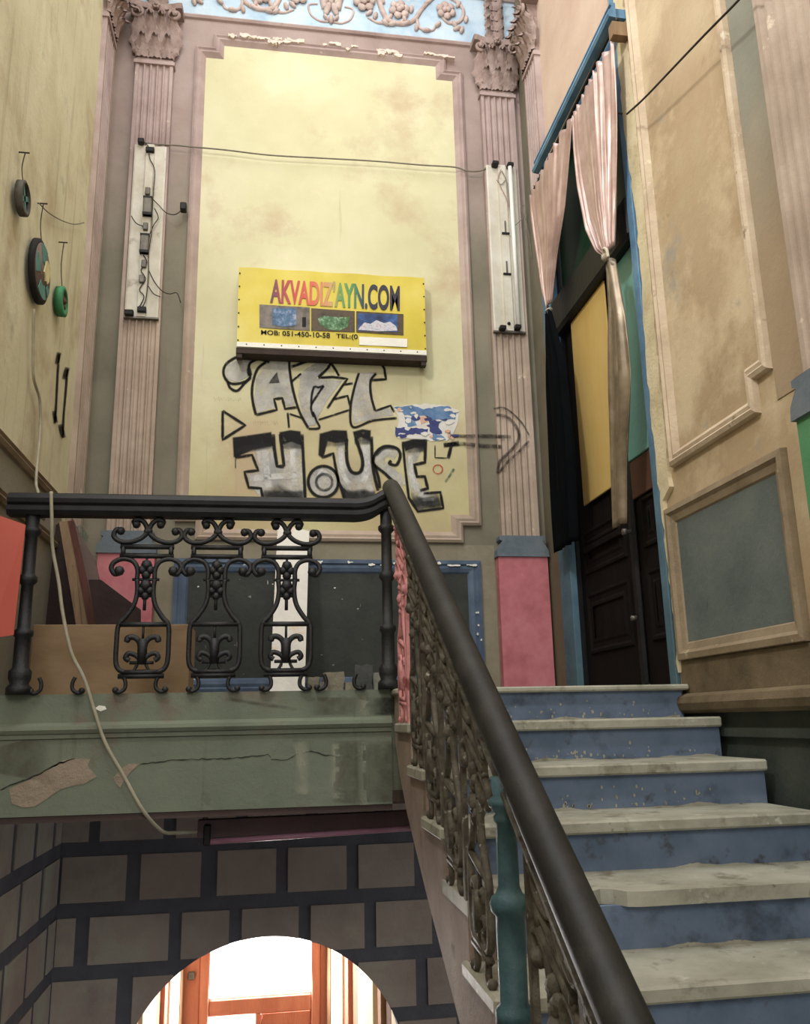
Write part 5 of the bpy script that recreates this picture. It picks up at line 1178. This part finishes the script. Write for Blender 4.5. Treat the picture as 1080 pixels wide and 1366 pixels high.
# ------------------------------------------------------------------ discs on the left wall
def disc(name, cx, cy, rad, nail, label, kind_):
    """flat wheel hung from a nail by a wire; axis along +x"""
    c = onX(cx, cy, XL); root = empty(name, (XL, c.y, c.z), label=label, cat='wall ornament')
    nz = onX(nail[0], nail[1], XL)
    wire('hanging_wire', [(XL + 0.03, nz.y, nz.z), (XL + 0.02, (nz.y + c.y) / 2, (nz.z + c.z + rad) / 2), (XL + 0.03, c.y, c.z + rad)], 0.003, 'wire_dark', root, None)
    o = MB().tube([(XL, nz.y, nz.z), (XL + 0.05, nz.y, nz.z)], 0.004, 6).build('nail', 'wire_dark', root); o.matrix_parent_inverse = Matrix.Translation(-root.location)
    return root
d1 = disc('wheel_ornament', 20, 264, 0.085, (25, 203), 'small grey wheel with teal cross spokes, highest of the three', 0)
MB().lathe([(0.085, 0.02), (0.085, 0.05), (0.068, 0.055), (0.066, 0.02), (0.085, 0.02)], (0, 0, 0), 24, 'X').build('rim', 'disc_grey', d1)
for a in (0.5, 0.5 + PI / 2):
    MB().box(0.025, 0.045, -0.012, 0.012, -0.066, 0.066, Matrix.Rotation(a, 4, 'X')).build('spoke', 'disc_teal', d1)
MB().lathe([(0.064, 0.02), (0.064, 0.026)], (0, 0, 0), 20, 'X').build('back_plate', 'disc_black', d1)
d2 = disc('disc_ornament', 44, 362, 0.165, (50, 271), 'largest black-rimmed disc with teal and brown patches and yellow blotch', 1)
MB().lathe([(0.15, 0.015), (0.168, 0.018), (0.168, 0.04), (0.15, 0.046)], (0, 0, 0), 32, 'X').build('rim', 'disc_black', d2)
MB().lathe([(0.146, 0.044), (0.146, 0.05)], (0, 0, 0), 32, 'X').build('face', 'disc_brown', d2)
def sector(r0, r1, a0, a1, mat, nm):
    k = 8; pl = [(r0 * math.cos(a0 + (a1 - a0) * i / k), r0 * math.sin(a0 + (a1 - a0) * i / k)) for i in range(k + 1)] + [(r1 * math.cos(a1 - (a1 - a0) * i / k), r1 * math.sin(a1 - (a1 - a0) * i / k)) for i in range(k + 1)]
    MB().prism(pl, lambda u, w, v: Vector((v, u, w)), 0.05, 0.053).build(nm, mat, d2)
for a0, a1, r0 in ((1.2, 2.1, 0.05), (2.8, 3.6, 0.06), (4.2, 5.3, 0.07), (5.6, 6.0, 0.09)): sector(r0, 0.142, a0, a1, 'disc_teal', 'colour_patch')
pl = [(0.06 + 0.05 * (1 + 0.2 * math.sin(i * 2.3)) * math.cos(i * PI / 8), 0.03 + 0.06 * (1 + 0.2 * math.sin(i * 3.1)) * math.sin(i * PI / 8)) for i in range(16)]
MB().prism(pl, lambda u, w, v: Vector((v, u, w)), 0.05, 0.056).build('yellow_patch', 'disc_yellow', d2)
d3 = disc('wheel_ornament', 74, 402, 0.085, (78, 323), 'small green wheel, lowest and nearest the corner', 2)
MB().lathe([(0.085, 0.01), (0.088, 0.05), (0.06, 0.055), (0.058, 0.03), (0.085, 0.01)], (0, 0, 0), 24, 'X').build('rim', 'disc_green', d3)
MB().lathe([(0.058, 0.02), (0.058, 0.03)], (0, 0, 0), 20, 'X').build('back_plate', 'disc_green', d3)
for a in (0.3, 0.3 + PI / 3, 0.3 + 2 * PI / 3): MB().box(0.03, 0.045, -0.009, 0.009, -0.058, 0.058, Matrix.Rotation(a, 4, 'X')).build('spoke', 'disc_brown', d3)
MB().ball((0.045, 0, 0), 0.018).build('hub', 'plank_red', d3)

# ------------------------------------------------------------------ clutter on the landing
def slab(name, mat, px4, Y, th, label, cat, tilt=0.0, group=None):
    """board whose face is traced in the plane Y (top edge may lean back by tilt), with real thickness"""
    pts = []
    for i, (x, y) in enumerate(px4):
        p = onY(x, y, Y); 
        if p.z < ZL + 0.02 or y >= 835: p.z = ZL
        pts.append(p)
    n_ = len(pts); zmin = min(p.z for p in pts)
    fr = [p + Vector((0, tilt * (p.z - zmin), 0)) for p in pts]
    mbx = MB(); mbx.add(fr + [p + Vector((0, th, 0)) for p in fr], [tuple(range(n_)), tuple(range(2 * n_ - 1, n_ - 1, -1))] + [(i, (i + 1) % n_, (i + 1) % n_ + n_, i + n_) for i in range(n_)])
    return mbx.build(name, mat, None, label=label, cat=cat, group=group)
YX = 4.42
bx0, bx1 = onY(44, 835, YX).x, onY(254, 833, YX).x; bz1 = onY(150, 833, YX).z
bx = empty('plywood_box', ((bx0 + bx1) / 2, YX + 0.15, ZL), label='tan plywood box standing behind the landing railing', cat='box')
def bpart(nm, *a): o = MB().bevbox(*a, 0.003).build(nm, 'plywood', bx); o.matrix_parent_inverse = Matrix.Translation(-bx.location)
bpart('front_panel', bx0, bx1, YX, YX + 0.015, ZL, bz1); bpart('back_panel', bx0, bx1, YX + 0.3, YX + 0.315, ZL, bz1)
bpart('side_panel', bx0, bx0 + 0.015, YX + 0.015, YX + 0.3, ZL, bz1); bpart('side_panel', bx1 - 0.015, bx1, YX + 0.015, YX + 0.3, ZL, bz1); bpart('base_panel', bx0, bx1, YX + 0.015, YX + 0.3, ZL, ZL + 0.015)
slab('plank', 'plank_dark', [(60, 702), (76, 690), (126, 835), (64, 835)], 5.02, 0.03, 'dark wide board leaning behind the plywood box', 'plank', 0.1, 'planks leaning in the corner')
slab('plank', 'plank_tan', [(73, 690), (84, 690), (142, 835), (124, 835)], 4.84, 0.03, 'long tan plank leaning in the corner', 'plank', 0.1, 'planks leaning in the corner')
slab('plank', 'plank_red', [(84, 690), (92, 688), (156, 835), (141, 835)], 4.90, 0.03, 'reddish brown plank leaning beside the tan plank', 'plank', 0.1, 'planks leaning in the corner')
slab('plank', 'plank_mauve', [(90, 684), (104, 712), (122, 742), (134, 790), (164, 835), (154, 835)], 5.08, 0.03, 'mauve brown pointed board leaning in the corner', 'plank', 0.1, 'planks leaning in the corner')
slab('plank', 'plank_dark', [(116, 772), (133, 772), (186, 812), (192, 835), (150, 835)], 4.80, 0.03, 'short dark triangular board in front of the pink pedestal', 'plank', 0.05, 'planks leaning in the corner')
slab('batten', 'plank_tan', [(94, 752), (99, 752), (123, 835), (117, 835)], 4.76, 0.02, 'narrow pale batten standing against the planks', 'plank', 0.05)
wb = [(371, 690), (391, 692), (414, 696), (412, 760), (409, 840), (406, 925), (360, 925), (364, 840), (368, 760)]
slab('tall_board', 'white_board', [(371, 688), (394, 690), (415, 696), (406, 930), (359, 930)], 5.35, 0.03, 'tall white stained board leaning on the dark panel', 'board', 0.25)
for px, nm, mt, Y, lb_ in (((432, 897, 459, 922), 'stone_block', 'stone_beige', 4.16, 'largest beige rubble block on the landing edge'), ((474, 887, 497, 922), 'stone_block', 'stone_grey', 4.2, 'upright dark grey block on the landing edge'),
                       ((498, 898, 521, 922), 'stone_block', 'stone_pale', 4.22, 'pale grey block beside the dark newel'), ((427, 910, 437, 922), 'stone_block', 'stone_pale', 4.09, 'tiny pale block left of the beige rubble block'), ((461, 910, 474, 922), 'stone_block', 'stone_beige', 4.1, 'tiny beige block between two larger blocks'),
                       ((411, 903, 426, 922), 'stone_block', 'stone_beige', 4.17, 'low reddish lump beside the white board')):
    a, b = onY(px[0], px[1], Y), onY(px[2], px[3], Y)
    bm = bmesh.new(); bmesh.ops.create_cube(bm, size=1); bmesh.ops.subdivide_edges(bm, edges=bm.edges[:], cuts=2, use_grid_fill=True)
    for v in bm.verts:
        j_ = 0.05
        v.co = Vector(((a.x + b.x) / 2 + (v.co.x + random.uniform(-j_, j_)) * (b.x - a.x), Y + 0.05 + v.co.y * 0.09, ZL + (v.co.z + 0.5 + (random.uniform(-j_, j_) if v.co.z > -0.4 else 0)) * (a.z - ZL)))
    me = bpy.data.meshes.new(nm); bm.to_mesh(me); bm.free(); me.materials.append(MATS[mt])
    put(nm, me, None, label=lb_, cat='rubble', group='rubble on the landing edge')
# red sheet by the left newel
a, b, c, d = onY(34, 700, 3.90), onY(18, 847, 3.90), onY(-14, 852, 3.86), onY(-14, 683, 3.86)
mbx = MB(); P4 = [a, b, c, d]; P4 = [Vector((max(p.x, XL + 0.02), p.y, p.z)) for p in P4]
mbx.add(P4 + [p + Vector((0, 0.006, 0)) for p in P4], [(0, 1, 2, 3), (7, 6, 5, 4)] + [(i, i + 4, (i + 1) % 4 + 4, (i + 1) % 4) for i in range(4)])
mbx.build('red_sheet', 'red_sheet', None, label='plain red sheet hung at the left end of the railing', cat='sheet')
